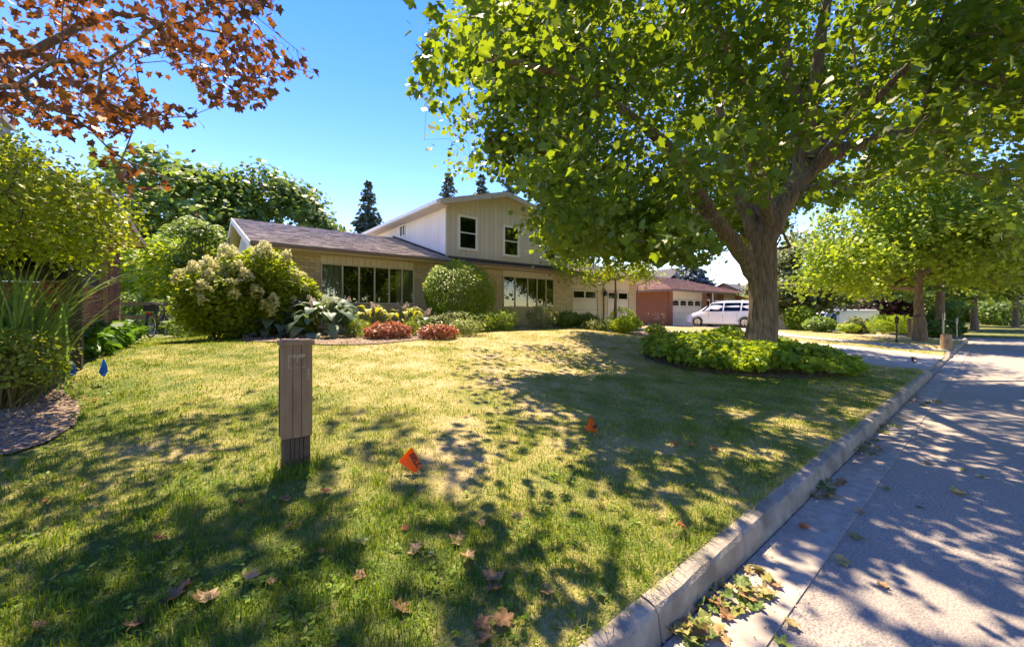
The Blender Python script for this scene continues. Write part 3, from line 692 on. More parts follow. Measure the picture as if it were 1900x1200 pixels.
window(house, 16.8, 17.45, 4.83, 5.39, UX0+.01, plane='x', fw=.06, depth=.8, muls=[17.12])
MB().box(UX1-.02, UX1+.08, FY+.14, UYB, 3.4, 5.5).build('upper_side_wall', 'siding', house)
MB().box(UX0-.02, UX0+.05, FY-.02, FY+.05, 3.5, 5.5).build('corner_trim', 'siding_side_lit', house)
ul = roof_slab(house, (EL[0], 12.85, EL[1]), (EL[0], 23, EL[1]), (PX, 23, PZ), (PX, 12.85, PZ), .1, 'trim_cream', 'upper_roof')
shingles(ul, (EL[0]-.01, 23, EL[1]), (EL[0]-.01, 12.84, EL[1]), (PX-EL[0], 0, PZ-EL[1]), 'shingle')
ur = roof_slab(house, (PX, 12.85, PZ), (PX, 23, PZ), (ER[0], 23, ER[1]), (ER[0], 12.85, ER[1]), .1, 'trim_cream', 'upper_roof')
shingles(ur, (ER[0]+.01, 12.84, ER[1]), (ER[0]+.01, 23, ER[1]), (PX-ER[0], 0, PZ-ER[1]), 'shingle')
MB().box(EL[0]+.02, UX0+.025, 12.88, 22.9, 5.40, 5.425).build('soffit', 'trim_cream', house)
MB().box(EL[0]-.11, EL[0]-.01, 12.9, 23, 5.42, 5.435).box(EL[0]-.12, EL[0]-.108, 12.9, 23, 5.42, 5.54).box(EL[0]-.11, EL[0]-.01, 12.89, 12.9, 5.42, 5.54).build('roof_gutter', 'white_frame', house)
for (a, c) in ((EL, (PX, PZ)), ((PX, PZ), ER)):
    MB().prism([(a[0], 12.82, a[1]), (c[0], 12.82, c[1]), (c[0], 12.82, c[1]-.2), (a[0], 12.82, a[1]-.2)], (0, .03, 0)).build('rake_board', 'trim_cream', house)
    MB().prism([(a[0]+.03, 12.86, a[1]-.14), (c[0], 12.86, c[1]-.14), (c[0], FY+.02, c[1]-.14), (a[0]+.03, FY+.02, a[1]-.14)], (0, 0, .02)).build('rake_soffit', 'trim_cream', house)
MB().tube([(9.0, 19.5, 6.0), (9.0, 19.5, 6.62)], .06, 8).build('vent_pipe', 'black_metal', house)
MB().prism([(7.53, FY-.02, 3.52), (7.53, RY-.2, RZ-.02), (7.53, RY-.2, RZ+.06), (7.53, FY-.02, 3.6)], (-.02, 0, 0)).build('flashing', 'dark_shingle', house)
MB().tube([(17.0, FY-.02, 2.62), (17.0, FY-.14, 2.62), (17.0, FY-.14, 2.5)], .03, 6).box(16.92, 17.08, FY-.22, FY-.06, 2.28, 2.5).build('wall_lantern', 'black_metal', house)

# ================================================================== RIGHT NEIGHBOUR (red brick bungalow)
nb_ = root('brick_bungalow', (27.5, 15.3, 0.4), 'red brick bungalow with red hip roof and cream garage door', 'house')
w = MB().box(27.5, 27.7, 15.32, 24, .2, 3.0).build('side_wall', 'red_mortar', nb_)
brick_wall(nb_, w, 'x', 27.5, 15.3, 24, .25, 3.0, .21, .062, .011, 'red_brick', -1, 0)
w = MB().box(27.5, 27.95, 15.3, 15.5, .2, 3.0).box(32.6, 33.4, 15.3, 15.5, .2, 3.0).box(35.2, 36.6, 15.3, 15.5, .2, 3.0).box(39, 41.3, 15.3, 15.5, .2, 3.0).build('front_wall', 'red_mortar', nb_)
for a0, a1 in ((27.49, 27.95), (32.6, 33.4), (35.2, 36.6), (39, 41.3)): brick_wall(nb_, w, 'y', 15.3, a0, a1, .25, 3.0, .21, .062, .011, 'red_brick', -1, 0)
MB().box(27.95, 32.6, 15.35, 15.45, 2.35, 3.0).build('garage_header', 'siding_gap', nb_)
boards(nb_, 'y', 15.35, 27.95, 32.6, 2.36, 3.0, -1, 'garage_door', w=.22, name='header_board')
gd = MB().box(27.95, 32.6, 15.44, 15.5, .25, 2.35).build('garage_door', 'siding_gap', nb_)
for r in range(4):
    za, zb = .3+r*.512, .3+(r+1)*.512-.01
    MB().box(27.98, 32.57, 15.40, 15.44, za, zb).build('door_section', 'garage_door', gd)
for k in range(4):
    a = 28.1+k*1.15
    for c in range(4):
        for r in range(2):
            zz = 1.92+r*.17; top = .15+(.04 if r == 1 and c in (1, 2) else 0)
            MB().box(a+c*.22, a+c*.22+.19, 15.385, 15.398, zz, zz+top).build('pane', 'car_glass', gd)
MB().box(33.4, 34.2, 15.4, 15.45, .3, 2.5).build('front_door', 'white_frame', nb_)
MB().box(33.55, 34.05, 15.385, 15.398, .9, 2.35).build('door_pane', 'car_glass', nb_)
MB().box(34.2, 35.2, 15.42, 15.48, .3, 3.0).build('porch_wall', 'red_brick', nb_)
window(nb_, 36.6, 39, 1.2, 2.6, 15.35, muls=[37.4, 38.2], depth=1)
MB().box(36.6, 39, 15.36, 15.5, .3, 1.2).box(36.6, 39, 15.36, 15.5, 2.6, 3.0).build('window_panel', 'pale_wall', nb_)
MB().tube([(33.6, 14.9, .3), (33.6, 14.9, 3.0)], .06, 6).build('porch_post', 'white_frame', nb_)
E = dict(x0=26.9, x1=42.0, y0=14.7, y1=24.6, z=3.08); ra, rb = (31.9, 19.65, 4.62), (37.0, 19.65, 4.62)
hip = MB()
c4 = [(E['x0'], E['y0'], E['z']), (E['x1'], E['y0'], E['z']), (E['x1'], E['y1'], E['z']), (E['x0'], E['y1'], E['z'])]
hip.add(c4+[ra, rb], [(0, 1, 5, 4), (1, 2, 5), (2, 3, 4, 5), (3, 0, 4), (3, 2, 1, 0)])
hr = hip.build('roof', 'red_shingle', nb_)
def tri_shingles(parent, A, B, apexA, apexB, material):
    """courses on a trapezoid or triangle slope, clipped at the hips"""
    A, B, C, D = (np.array(v, float) for v in (A, B, apexB, apexA)); n = np.cross(B-A, D-A); n /= np.linalg.norm(n); n = n if n[2] > 0 else -n
    mid = (C+D)/2-(A+B)/2; rows = int(np.linalg.norm(mid)/.16); P = []; g = np.random.default_rng(3)
    for r in range(rows):
        t0, t1 = r/rows, (r+1)/rows
        a0, b0 = A+(D-A)*t0, B+(C-B)*t0; a1, b1 = A+(D-A)*t1, B+(C-B)*t1; k = max(1, int(np.linalg.norm(b0-a0)/.33))
        for i in range(k):
            s, e = i/k, (i+1)/k-.02/k; l_ = .012+g.uniform(0, .01)
            P.append([a0+(b0-a0)*s+n*l_, a0+(b0-a0)*e+n*l_, a1+(b1-a1)*e+n*.004, a1+(b1-a1)*s+n*.004, a0+(b0-a0)*s, a0+(b0-a0)*e])
    P = np.array(P); m_ = len(P); I0 = (np.arange(m_)*6)[:, None]
    F = np.concatenate([I0+np.array([[0, 1, 2, 3]]), I0+np.array([[4, 5, 1, 0]])])
    tag(link('shingle_field', mesh_np('shingle_field', P.reshape(-1, 3)-OFF[parent.name], F, {'rnd': np.repeat(g.uniform(0, 1, m_), 6)}), material, parent), kind='stuff')
tri_shingles(hr, c4[0], c4[1], ra, rb, 'red_shingle'); tri_shingles(hr, c4[3], c4[0], ra, ra, 'red_shingle')
MB().box(E['x0'], E['x1'], E['y0']-.03, E['y0']-.002, 2.93, 3.07).box(E['x0']-.03, E['x0']-.002, E['y0'], E['y1'], 2.93, 3.07).build('fascia', 'fascia_brown', nb_)
MB().box(E['x0']+.01, E['x1'], E['y0']+.01, 15.29, 2.99, 3.01).box(E['x0']+.01, 27.49, 15.29, 24, 2.99, 3.01).build('soffit', 'soffit', nb_)

# ================================================================== LEFT NEIGHBOUR (brown brick house)
ln = root('brown_brick_house', (-1.2, 10.2, 0.74), 'brown brick house with dark slatted panels behind the yellow-green maple', 'house')
LX = -1.2; zb = .55
col_ = MB().box(LX-.4, LX, 10.78, 12.4, zb, 2.98).build('brick_pier', 'red_mortar', ln)
brick_wall(ln, col_, 'x', LX, 10.78, 12.4, zb, 2.96, .205, .064, .011, 'red_brick', 1, 225)
brick_wall(ln, col_, 'y', 12.4, LX-.4, LX, zb, 2.96, .205, .064, .011, 'red_brick', 1, 0)
low = MB().box(LX-.3, LX-.08, 8.1, 10.78, zb, 1.84).build('low_wall', 'red_mortar', ln)
brick_wall(ln, low, 'x', LX-.08, 8.1, 10.78, zb, 1.83, .205, .064, .011, 'red_brick', 1, 70)
MB().box(LX-.35, LX-.03, 8.1, 10.78, 1.84, 1.875).build('wall_sill', 'fascia_brown', ln)
sp = MB().box(LX-.3, LX-.16, 8.1, 10.78, 1.875, 2.98).build('slat_panel', 'dark_room', ln)
for i in range(22):
    y0 = 8.16+i*.119
    MB().box(LX-.16, LX-.12, y0, y0+.085, 1.88, 2.975).build('slat', 'dark_slat', sp)
MB().box(LX-.07, LX+.05, 8.0, 8.12, .5, 2.98).build('corner_post', 'dark_post', ln)
fw = MB().box(-7, LX-.1, 8.1, 8.3, .4, 1.84).build('front_wall', 'red_mortar', ln)
brick_wall(ln, fw, 'y', 8.1, -4, LX-.1, zb, 1.83, .205, .064, .011, 'red_brick', -1, 0)
MB().box(-7, LX-.1, 8.15, 8.3, 1.86, 2.98).build('front_panel', 'dark_slat', ln)
window(ln, -3.6, -1.5, 1.95, 2.85, 8.14, muls=[-2.5], frame='dark_post', depth=.01+.1)
rl = MB(); e0 = (-.8, 7.5, 3.06); e1 = (-.8, 13.0, 3.06)
rl.add([(-.8, 7.4, 3.06), (-.8, 13.0, 3.06), (-8, 13.0, 3.06), (-8, 7.4, 3.06), (-3.6, 10.2, 4.0), (-8, 10.2, 4.0)], [(0, 1, 4), (1, 2, 5, 4), (3, 0, 4, 5), (0, 3, 2, 1)])
rl.build('roof', 'grey_shingle', ln)
MB().box(-8, -.81, 7.42, 12.98, 3.0, 3.04).build('soffit', 'soffit', ln)
MB().box(-.82, -.795, 7.4, 13.02, 2.96, 3.08).box(-8, -.82, 12.99, 13.02, 2.96, 3.08).build('fascia', 'fascia_brown', ln)
MB().box(-3.4, -2.7, 11.6, 12.2, 3.3, 5.0).box(-3.45, -2.65, 11.55, 12.25, 5.0, 5.1).build('chimney', 'pale_wall', ln)

# ================================================================== FAR HOUSES
def gable_house(name, label, x0, x1, y0, y1, zg, ze, zr, wall, roof, ridge='y', wins=()):
    r = root(name, ((x0+x1)/2, y0, zg), label, 'house')
    MB().box(x0, x1, y0, y1, zg-.5, ze).build('wall', wall, r)
    o_ = .4
    if ridge == 'y':
        xm = (x0+x1)/2
        MB().prism([(x0, y0-.001, ze), (x1, y0-.001, ze), (xm, y0-.001, zr)], (0, y1-y0, 0)).build('gable', wall, r)
        for i in range(int((zr-zg)/.22)):    # lap boards on the gable side
            za = zg+.1+i*.22; half = (x1-x0)/2*(1 if za < ze else max(0, 1-(za-ze)/(zr-ze)))
            if half > .2: MB().prism([(xm-half, y0-.005, za), (xm+half, y0-.005, za), (xm+half, y0-.03, za), (xm-half, y0-.03, za)], (0, 0, .012)).build('lap_edge', wall, r)
        for s in (-1, 1):
            xe = xm+s*((x1-x0)/2+o_); zz = ze-o_*(zr-ze)/((x1-x0)/2)
            a = [(xm, y0-o_, zr+.02), (xm, y1+o_, zr+.02), (xe, y1+o_, zz+.02), (xe, y0-o_, zz+.02)]
            q = MB().prism(a, (0, 0, .12)).build('roof', roof, r)
    else:
        ym = (y0+y1)/2
        MB().prism([(x0, y0, ze), (x0, y1, ze), (x0, ym, zr)], (x1-x0, 0, 0)).build('gable', wall, r)
        for s in (-1, 1):
            ye = ym+s*((y1-y0)/2+o_); zz = ze-o_*(zr-ze)/((y1-y0)/2)
            a = [(x0-o_, ym, zr+.02), (x1+o_, ym, zr+.02), (x1+o_, ye, zz+.02), (x0-o_, ye, zz+.02)]
            MB().prism(a, (0, 0, .12)).build('roof', roof, r)
    for (a, c, d, e) in wins:
        f = MB().box(a, c, y0-.06, y0-.002, d, e).build('window', 'white_frame', r)
        MB().box(a+.06, c-.06, y0-.07, y0-.0605, d+.06, e-.06).build('pane', 'car_glass', f)
    return r
gh = gable_house('grey_gabled_house', 'grey lap-sided gabled house behind the red bungalow roof', 41.5, 50.5, 24.5, 34, .3, 4.2, 6.6, 'grey_siding', 'grey_shingle', 'y', ((46.6, 47.8, 2.2, 3.6),))
sh = gable_house('tan_house', 'low tan house with solar panels on its dark roof', 43.5, 53, 14.2, 22, -.2, 2.3, 4.3, 'tan_siding', 'grey_shingle', 'x', ((45, 46.4, .8, 1.9), (49, 50.5, .8, 1.9)))
for k in range(4):
    f = (14.2-.4, 18.1); s = (4.3-2.3)/3.9
    x0 = 46.2+k*1.25; p = [(x0, 14.8, 2.3+.6*s+.17), (x0+1.1, 14.8, 2.3+.6*s+.17), (x0+1.1, 16.9, 2.3+2.7*s+.17), (x0, 16.9, 2.3+2.7*s+.17)]
    MB().prism(p, (0, 0, .04)).build('solar_panel', 'solar', sh)
gable_house('cream_bungalow', 'small cream bungalow with brown roof beyond the white van', 54.5, 62, 7.8, 14, -.5, 1.7, 3.2, 'pale_wall', 'fascia_brown', 'x', ((56, 57.2, .4, 1.3), (59, 60.2, .4, 1.3)))
gable_house('pale_far_house', 'low pale house in the shade at the far road end', 86, 100, -8.5, 4.2, -.1, 2.6, 4.4, 'pale_wall', 'grey_shingle', 'y', ((88, 89.3, .8, 1.9), (94, 95.5, .8, 1.9)))
gable_house('white_back_house', 'bluish white house wall glimpsed behind the side hedge', -7.5, -2.1, 25, 31, .7, 3.4, 4.8, 'white_frame', 'grey_shingle', 'x', ((-5, -4, 1.4, 2.4),))

# ================================================================== TREES
Sx, Sy, Sz = SUN
def shadow_px(P, zg=0.3):
    k = (P[:, 2]-zg)/Sz
    G = np.stack([P[:, 0]-Sx*k, P[:, 1]-Sy*k, np.full(len(P), zg)], 1)
    return proj(G)
# areas kept sunlit: crown leaves whose shadow would land here are thinned out
LIT = [
    [(175, 700), (300, 632), (330, 560), (1290, 560), (1290, 612), (1080, 640), (1180, 690), (975, 716), (1060, 745), (1115, 800), (1090, 850), (1160, 885), (1260, 880), (1370, 935), (1290, 1005), (1210, 1065), (1090, 1085), (1000, 1015), (950, 955), (890, 900), (880, 800), (800, 765), (690, 748), (560, 742), (430, 728), (300, 742), (190, 770)],
    [(-100, 930), (210, 878), (430, 806), (525, 800), (520, 870), (430, 885), (250, 935), (110, 1000), (-100, 1020)],
    [(615, 830), (735, 875), (780, 985), (690, 1000), (640, 920)],
    [(1200, 1230), (1430, 1015), (1560, 1035), (1700, 1065), (1960, 1150), (1960, 1260)],
    [(1745, 684), (1960, 690), (1960, 640), (1790, 652)],
    [(1000, 690), (1130, 672), (1180, 690), (1080, 716)], [(1330, 735), (1480, 752), (1560, 780), (1470, 790), (1340, 760)], [(1150, 822), (1230, 822), (1230, 850), (1150, 846)],
    [(1290, 800), (1420, 800), (1500, 838), (1380, 832)], [(1235, 640), (1420, 640), (1520, 690), (1420, 705), (1270, 685)],
]
def lit_filter(P, zg=0.3, keep=0.04, g=rng):
    px, py, Z = shadow_px(P, zg); m = np.zeros(len(P), bool)
    j = noise2(P[:, 0], P[:, 1], 3.0, 2)*16
    for poly in LIT: m |= in_poly(px+j, py+j*.5, poly) & (Z > 0.3)
    px, py, Z = shadow_px(P, 0.0)
    for poly in LIT[3:5]: m |= in_poly(px+j, py+j*.5, poly) & (Z > 0.3)
    k = (P[:, 2]-.3)/Sz; gx_ = P[:, 0]-Sx*k; gy_ = P[:, 1]-Sy*k
    m |= (noise2(gx_, gy_, 3.4, 6)+.5*noise2(gx_, gy_, 7.5, 1)) > .72          # more leaves dropped by noise to shape dappled shade
    px, py, Z = proj(P); seen = (px > 0) & (px < 1900) & (py > 0) & (Z > 0)
    return ~m | (g.uniform(size=len(P)) < np.where(seen, .55, keep))
def scatter(clusters, n, sig, g):
    i = np.repeat(np.arange(len(clusters)), n); P = clusters[i]+g.normal(size=(len(i), 3))*np.array(sig)
    return P, i
def split_big(parent, P, S, rnd, frame, T_hi, variants, count=300):
    """the leaves that show largest become parts of their own; returns mask of the rest"""
    px, py, Z = proj(P); vis = (Z > .4) & (px > -20) & (px < 1920) & (py > -20) & (py < 1220)
    size = np.where(vis, S/np.maximum(Z, .4), 0)
    big = np.argsort(-size)[:count]; big = big[size[big] > 0]
    x, y, z = frame; o = OFF[parent.name]
    for i in big:
        me = variants[min(int(rnd[i]*len(variants)), len(variants)-1)]
        ob = bpy.data.objects.new('leaf', me); COL.objects.link(ob); ob.parent = parent
        M = Matrix([[*(c)] for c in np.stack([x[i], y[i], z[i]], 1)*S[i]]).to_4x4(); M.translation = Vector(P[i]-o); ob.matrix_local = M
    m = np.ones(len(P), bool); m[big] = False; return m
def leaf_variants(T, material, n=5):
    out = []
    for k in range(n):
        me = mesh_np('leaf', T, np.arange(len(T))[None], {'rnd': np.full(len(T), (k+.5)/n)}); me.materials.append(MATS[material]); out.append(me)
    return out

# ---- the big street maple
g = np.random.default_rng(11)
mb_ = np.array((10.2, 3.5, Hs(10.2, 3.5)))
maple = root('maple_tree', mb_, 'large green maple with thick grey-brown trunk beside the kerb', 'tree')
sk = Skel()
tr = sk.limb([mb_-(0, 0, .1), mb_+(0, 0, .25), at(1416, 590, 9.18), at(1415, 530, 9.18), at(1414, 480, 9.18), at(1417, 430, 9.2), at(1424, 400, 9.22)], [.44, .35, .295, .28, .285, .26, .14], sub=6)
tn = sk.n
def nearest(p): return int(np.argmin(np.linalg.norm(sk.p[:sk.n]-np.array(p), axis=1)))
def limb(*pts, wob=.02):
    P_ = [at(*q[:3]) for q in pts]; return sk.limb(P_, [q[3] for q in pts], nearest(P_[0]), 4, wob)
limb((1408, 525, 9.18, .20), (1375, 470, 9.1, .175), (1335, 420, 8.9, .165), (1298, 368, 8.7, .17), (1268, 305, 8.3, .14), (1200, 240, 7.6, .10), (1100, 170, 7, .07), (1000, 125, 6.6, .05), (900, 110, 6.4, .03))
limb((1408, 455, 9.2, .17), (1382, 385, 9.4, .16), (1352, 300, 9.8, .13), (1330, 180, 10.3, .10), (1310, 60, 10.8, .07), (1290, -120, 11, .04))
limb((1420, 440, 9.2, .27), (1458, 368, 9.3, .215), (1508, 312, 9.4, .19), (1570, 275, 9.4, .17), (1660, 252, 9.2, .12), (1760, 232, 9, .09), (1900, 182, 8.7, .06), (2100, 100, 8.4, .04))
limb((1470, 355, 9.3, .20), (1492, 300, 9.5, .18), (1560, 215, 9.8, .14), (1640, 140, 10, .11), (1730, 60, 10.2, .08), (1850, -60, 10.3, .05))
limb((1485, 320, 9.4, .17), (1482, 210, 9.6, .15), (1456, 100, 9.8, .13), (1452, 0, 10, .11), (1440, -200, 10.3, .08), (1430, -420, 10.4, .04))
limb((1495, 295, 9.4, .15), (1510, 175, 9.2, .13), (1525, 60, 9, .11), (1545, -90, 8.8, .08), (1570, -300, 8.6, .04))
limb((1415, 440, 9.2, .16), (1405, 340, 10.6, .13), (1430, 210, 12, .09), (1460, 120, 13.2, .05))
limb((1425, 430, 9.2, .15), (1410, 310, 8.3, .11), (1375, 150, 7.2, .08), (1290, -20, 6.2, .06), (1150, -220, 5.4, .04))
limb((1325, 405, 8.85, .10), (1268, 412, 8.6, .06), (1190, 425, 8.2, .04), (1090, 440, 8.0, .025))
limb((1500, 322, 9.4, .12), (1600, 210, 8.2, .09), (1720, 90, 7.2, .07), (1880, -60, 6.4, .04))
limb((1298, 368, 8.7, .11), (1180, 330, 8.6, .07), (1040, 290, 8.4, .045), (900, 260, 8.2, .03))
OUT = [(822, -900), (815, 0), (795, 70), (768, 100), (772, 170), (795, 200), (790, 260), (832, 300), (802, 345), (840, 338), (900, 325), (945, 345), (990, 368), (1022, 405), (1000, 445), (1030, 460), (1060, 480), (1150, 466), (1215, 490), (1262, 490), (1290, 500), (1330, 470), (1352, 440), (1368, 470), (1395, 455), (1450, 430), (1478, 390), (1520, 372), (1560, 395), (1620, 330), (1700, 330), (1760, 330), (1840, 345), (1990, 400), (2700, 500), (2700, -900)]
HOLES = [[(1375, 470), (1325, 440), (1285, 350), (1330, 335), (1385, 410), (1420, 395), (1480, 320), (1520, 290), (1560, 285), (1480, 375), (1445, 430), (1465, 650), (1380, 650)], [(1448, 380), (1500, 335), (1560, 300), (1580, 330), (1530, 395), (1460, 450)]]
C = np.array((9.6, 4.2, 6.2))
Pc = lumpy(ellipsoid_pts(7000, C, (8.0, 7.2, 4.6), g, .35), C, .16, .9)
px, py, Z = proj(Pc)
jx = np.where((px < 1060) & (py > 300), 8, 24)*noise2(Pc[:, 0], Pc[:, 2], 3.1, 8); ok = (Pc[:, 2] > 2.3) & (Z > 1.8) & in_poly(px+jx, py+jx*.7, OUT)
for h_ in HOLES: ok &= ~(in_poly(px, py, h_) & (Z < 9.8))
dtr = np.hypot(Pc[:, 0]-10.2, Pc[:, 1]-3.5)
ok &= ~((Z < 4.6) & (px > 700) & (py > -20) & (g.uniform(size=len(px)) < .8))
ok &= ~((dtr < 2.2) & (Pc[:, 2] < 5.5) & (Z < 10))                         # open round the fork
ok &= ~((Z < 9.0) & in_poly(px, py, [(1440, 400), (1480, 200), (1430, -50), (1600, -50), (1780, 120), (1650, 260), (1530, 330)]) & (g.uniform(size=len(px)) < .75))
ok &= ~((px > 1560) & (py > 235) & (g.uniform(size=len(px)) < .55))
sx_, sy_, sz_ = shadow_px(Pc); inlit = np.zeros(len(Pc), bool)
for poly in LIT: inlit |= in_poly(sx_, sy_, poly) & (sz_ > .3)
vis = (px > 0) & (px < 1900) & (py > 0)
cand_i = np.where(ok & vis & inlit)[0]
for _ in range(14):        # a twig whose shade would fall on the open lawn grows nearer or farther along the crown instead
    if not len(cand_i): break
    dz = g.uniform(-2.6, 3.6, len(cand_i)); Zn = Z[cand_i]+dz; f = Zn/Z[cand_i]
    Q = np.stack([Pc[cand_i, 0]*f, Pc[cand_i, 1]*f, EYE+(Pc[cand_i, 2]-EYE)*f], 1)
    sx_, sy_, sz_ = shadow_px(Q); bad = np.zeros(len(Q), bool)
    for poly in LIT: bad |= in_poly(sx_, sy_, poly) & (sz_ > .3)
    bad |= (((Q-C)/np.array((9.4, 8.4, 5.4)))**2).sum(1) > 1; bad |= (Q[:, 2] < 2.3) | (Zn < 2.2)
    Pc[cand_i[~bad]] = Q[~bad]; inlit[cand_i[~bad]] = False; cand_i = cand_i[bad]
ok &= ~inlit | (g.uniform(size=len(px)) < np.where(vis, .28, .05))
ok &= vis | (g.uniform(size=len(px)) < .62)
Pc = Pc[ok]
dens = noise2(Pc[:, 0]*1.0+Pc[:, 2], Pc[:, 1]-Pc[:, 2]*.6, 1.5, 4); Pc = Pc[dens > -.6]
Pc = Pc[:3200]
skirt = []
while len(skirt) < 50:
    q = (g.uniform(985, 1245), g.uniform(385, 520))
    if in_poly(q[0], q[1], [(990, 400), (1100, 385), (1245, 400), (1245, 470), (1200, 480), (1120, 470), (1060, 485), (1015, 480), (995, 455)])[0]: skirt.append(at(q[0], q[1], g.uniform(7.6, 10.4)))
skirt = np.array(skirt); nmain = len(Pc); Pc = np.concatenate([Pc, skirt])
sk.grow(Pc, mb_+(0, 0, 3.6), seg=.5, jit=.04); sk.radii(.0048, .5)
P, ci = scatter(Pc, 52, (.26, .26, .12), g)
rv = np.clip(g.normal(.42, .22, len(P))+g.normal(0, .12, len(Pc))[ci], 0, 1)
px, py, Z = proj(P); m = (lit_filter(P, keep=.10, g=g) | (ci >= nmain)) & (P[:, 2] > 1.9) & ~((Z < 9.6) & in_poly(px, py, HOLES[0])) & (Z > 1.6)
m &= in_poly(px+12*noise2(P[:, 0], P[:, 2], 8, 3), py, OUT) | (py < -20) | (px > 1800) | (g.uniform(size=len(P)) < .07) | (ci >= nmain)
m &= (px > 752) | (py < -25)
unseen = (px < -40) | (px > 1940) | (py < -40); m &= ~unseen | (g.uniform(size=len(P)) < .33)
P = P[m]; rv = rv[m]; S = g.uniform(.07, .13, len(P))*np.where(unseen[m], 1.5, 1); out = (P-np.array((10.2, 3.5, 0)))*np.array((.06, .06, 0))
fr = leaf_arrays(P, S, T_MAPLE, .8, -.5, out, .8, 5)
# trunk: the thick stem is one smooth skin, branches follow
tk = MB(); path = [sk.p[i] for i in range(tn)]; n_ = 96; rings = []
for i, q in enumerate(path):
    r0 = sk.r[i]; t = q[2]-mb_[2]; ring = []
    for k in range(n_):
        a = 2*math.pi*k/n_; fl = 1+max(0, .55-t)*.55*max(0, math.sin(a*5+.6))+.025*math.sin(a*9+t*1.7)+.02*math.sin(a*4-t*2.3)+.022*math.sin(a*31+1.3*math.sin(t*3.1+a*2))+.014*math.sin(a*47-2.0*math.sin(t*2.3-a))
        ring.append((q[0]+r0*fl*math.cos(a), q[1]+r0*fl*math.sin(a), q[2]))
    rings.append(ring)
vs = [v for r_ in rings for v in r_]; fs = [(i*n_+k, i*n_+(k+1) % n_, (i+1)*n_+(k+1) % n_, (i+1)*n_+k) for i in range(len(rings)-1) for k in range(n_)]
tk.add(vs, fs+[tuple(range((len(rings)-1)*n_, len(rings)*n_))]).build('trunk', 'bark', maple, smooth=True)
link('limbs', sk.mesh('limbs', mb_), 'bark', maple)
rest = split_big(maple, P, S, rv, fr, T_MAPLE_HI, leaf_variants(T_MAPLE_HI, 'maple_leaf'), 300)
link('crown', leaf_mesh('crown', P[rest]-mb_, S[rest], T_MAPLE_LO, rv[rest], frame=tuple(q[rest] for q in fr)), 'maple_leaf', maple)

# ---- the red maple at the left, trunk outside the picture
g = np.random.default_rng(23)
rb_ = np.array((-3.6, 4.4, Hs(-3.6, 4.4)))
redm = root('red_maple_tree', rb_, 'copper-red maple reaching in from the left over the lawn', 'tree')
sk = Skel()
sk.limb([rb_-(0, 0, .1), rb_+(0, 0, 1.2), rb_+(.1, .1, 2.4), rb_+(.2, .2, 3.6), rb_+(.3, .3, 6), rb_+(.4, .4, 8.5)], [.36, .27, .25, .23, .16, .06], sub=5, wob=.015)
limb((-300, 190, 3.6, .07), (-60, 125, 4.2, .055), (60, 96, 4.6, .045), (170, 40, 5.0, .04), (240, 30, 5.2, .03), (330, 48, 5.3, .022), (420, 62, 5.4, .012), (520, 120, 5.5, .007))
limb((-240, 240, 3.2, .05), (0, 160, 3.9, .03), (70, 190, 4.2, .022), (150, 225, 4.5, .016), (220, 290, 4.8, .01), (300, 325, 5.0, .006))
limb((-200, 60, 3.4, .05), (0, -20, 4.2, .035), (200, -60, 4.8, .025), (430, 10, 5.6, .015), (500, 80, 5.8, .008))
pick = []
VIS = [(-60, -60), (545, -60), (520, 15), (470, 35), (485, 75), (560, 85), (600, 130), (575, 150), (520, 150), (488, 205), (375, 200), (370, 155), (320, 125), (270, 95), (245, 150), (300, 190), (372, 200), (385, 225), (330, 232), (250, 235), (245, 275), (318, 325), (315, 350), (235, 352), (190, 300), (140, 265), (60, 235), (-60, 215)]
while len(pick) < 370:
    q = (g.uniform(-60, 600), g.uniform(-60, 352)); zz = g.uniform(3.6, 6.4)
    if in_poly(q[0], q[1], VIS)[0]: pick.append(at(q[0], q[1], zz))
Pv = np.array(pick); px, py, Z = proj(Pv)
dn = noise2(px*.012, py*.016, 1.6, 5); Pv = Pv[(dn > -.25) | (px > 420)]
Cr = np.array((-1.4, 6.4, 8.6))
Pc = lumpy(ellipsoid_pts(1500, Cr, (6.0, 5.6, 3.8), g, .3), Cr, .18, .9)
px, py, Z = proj(Pc); ok = ((py < -70) | (px < -120) | (Z < .6))
sx_, sy_, sz_ = shadow_px(Pc); inlit = np.zeros(len(Pc), bool)
for poly in LIT: inlit |= in_poly(sx_, sy_, poly) & (sz_ > .3)
for cx_, cy_, cz_, cr_ in ((-1.5, 7.0, 2.8, 1.9), (.6, 11.6, 2.0, 1.8), (-1.4, 6.6, 2.0, 1.0)):   # clusters thinned to let sun onto the yellow maple and the hydrangeas
    kk = (Pc[:, 2]-cz_)/Sz; inlit |= np.hypot(Pc[:, 0]-Sx*kk-cx_, Pc[:, 1]-Sy*kk-cy_) < cr_
Pc = Pc[ok & (~inlit | (g.uniform(size=len(Pc)) < .06))][:760]
sk.grow(np.concatenate([Pv, Pc]), rb_+(0, 0, 3.5), seg=.35, jit=.035); sk.radii(.0035, .5)
P1, i1 = scatter(Pv, 11, (.20, .20, .12), g); P2, i2 = scatter(Pc, 20, (.3, .3, .2), g)
px, py, Z = proj(P1); P1 = P1[in_poly(px, py, VIS) | (g.uniform(size=len(px)) < .06)]
P2 = P2[lit_filter(P2, keep=.06, g=g)]; px, py, Z = proj(P2); P2 = P2[(py < -20) | (px < -30) | (Z < .4)]
P = np.concatenate([P1, P2]); S = np.concatenate([g.uniform(.055, .10, len(P1)), g.uniform(.11, .16, len(P2))]); rv = np.clip(g.normal(.42, .34, len(P)), 0, 1)
fr = leaf_arrays(P, S, T_MAPLE, .7, -.6, None, .9, 6)
link('trunk', sk.mesh('trunk', rb_), 'bark', redm)
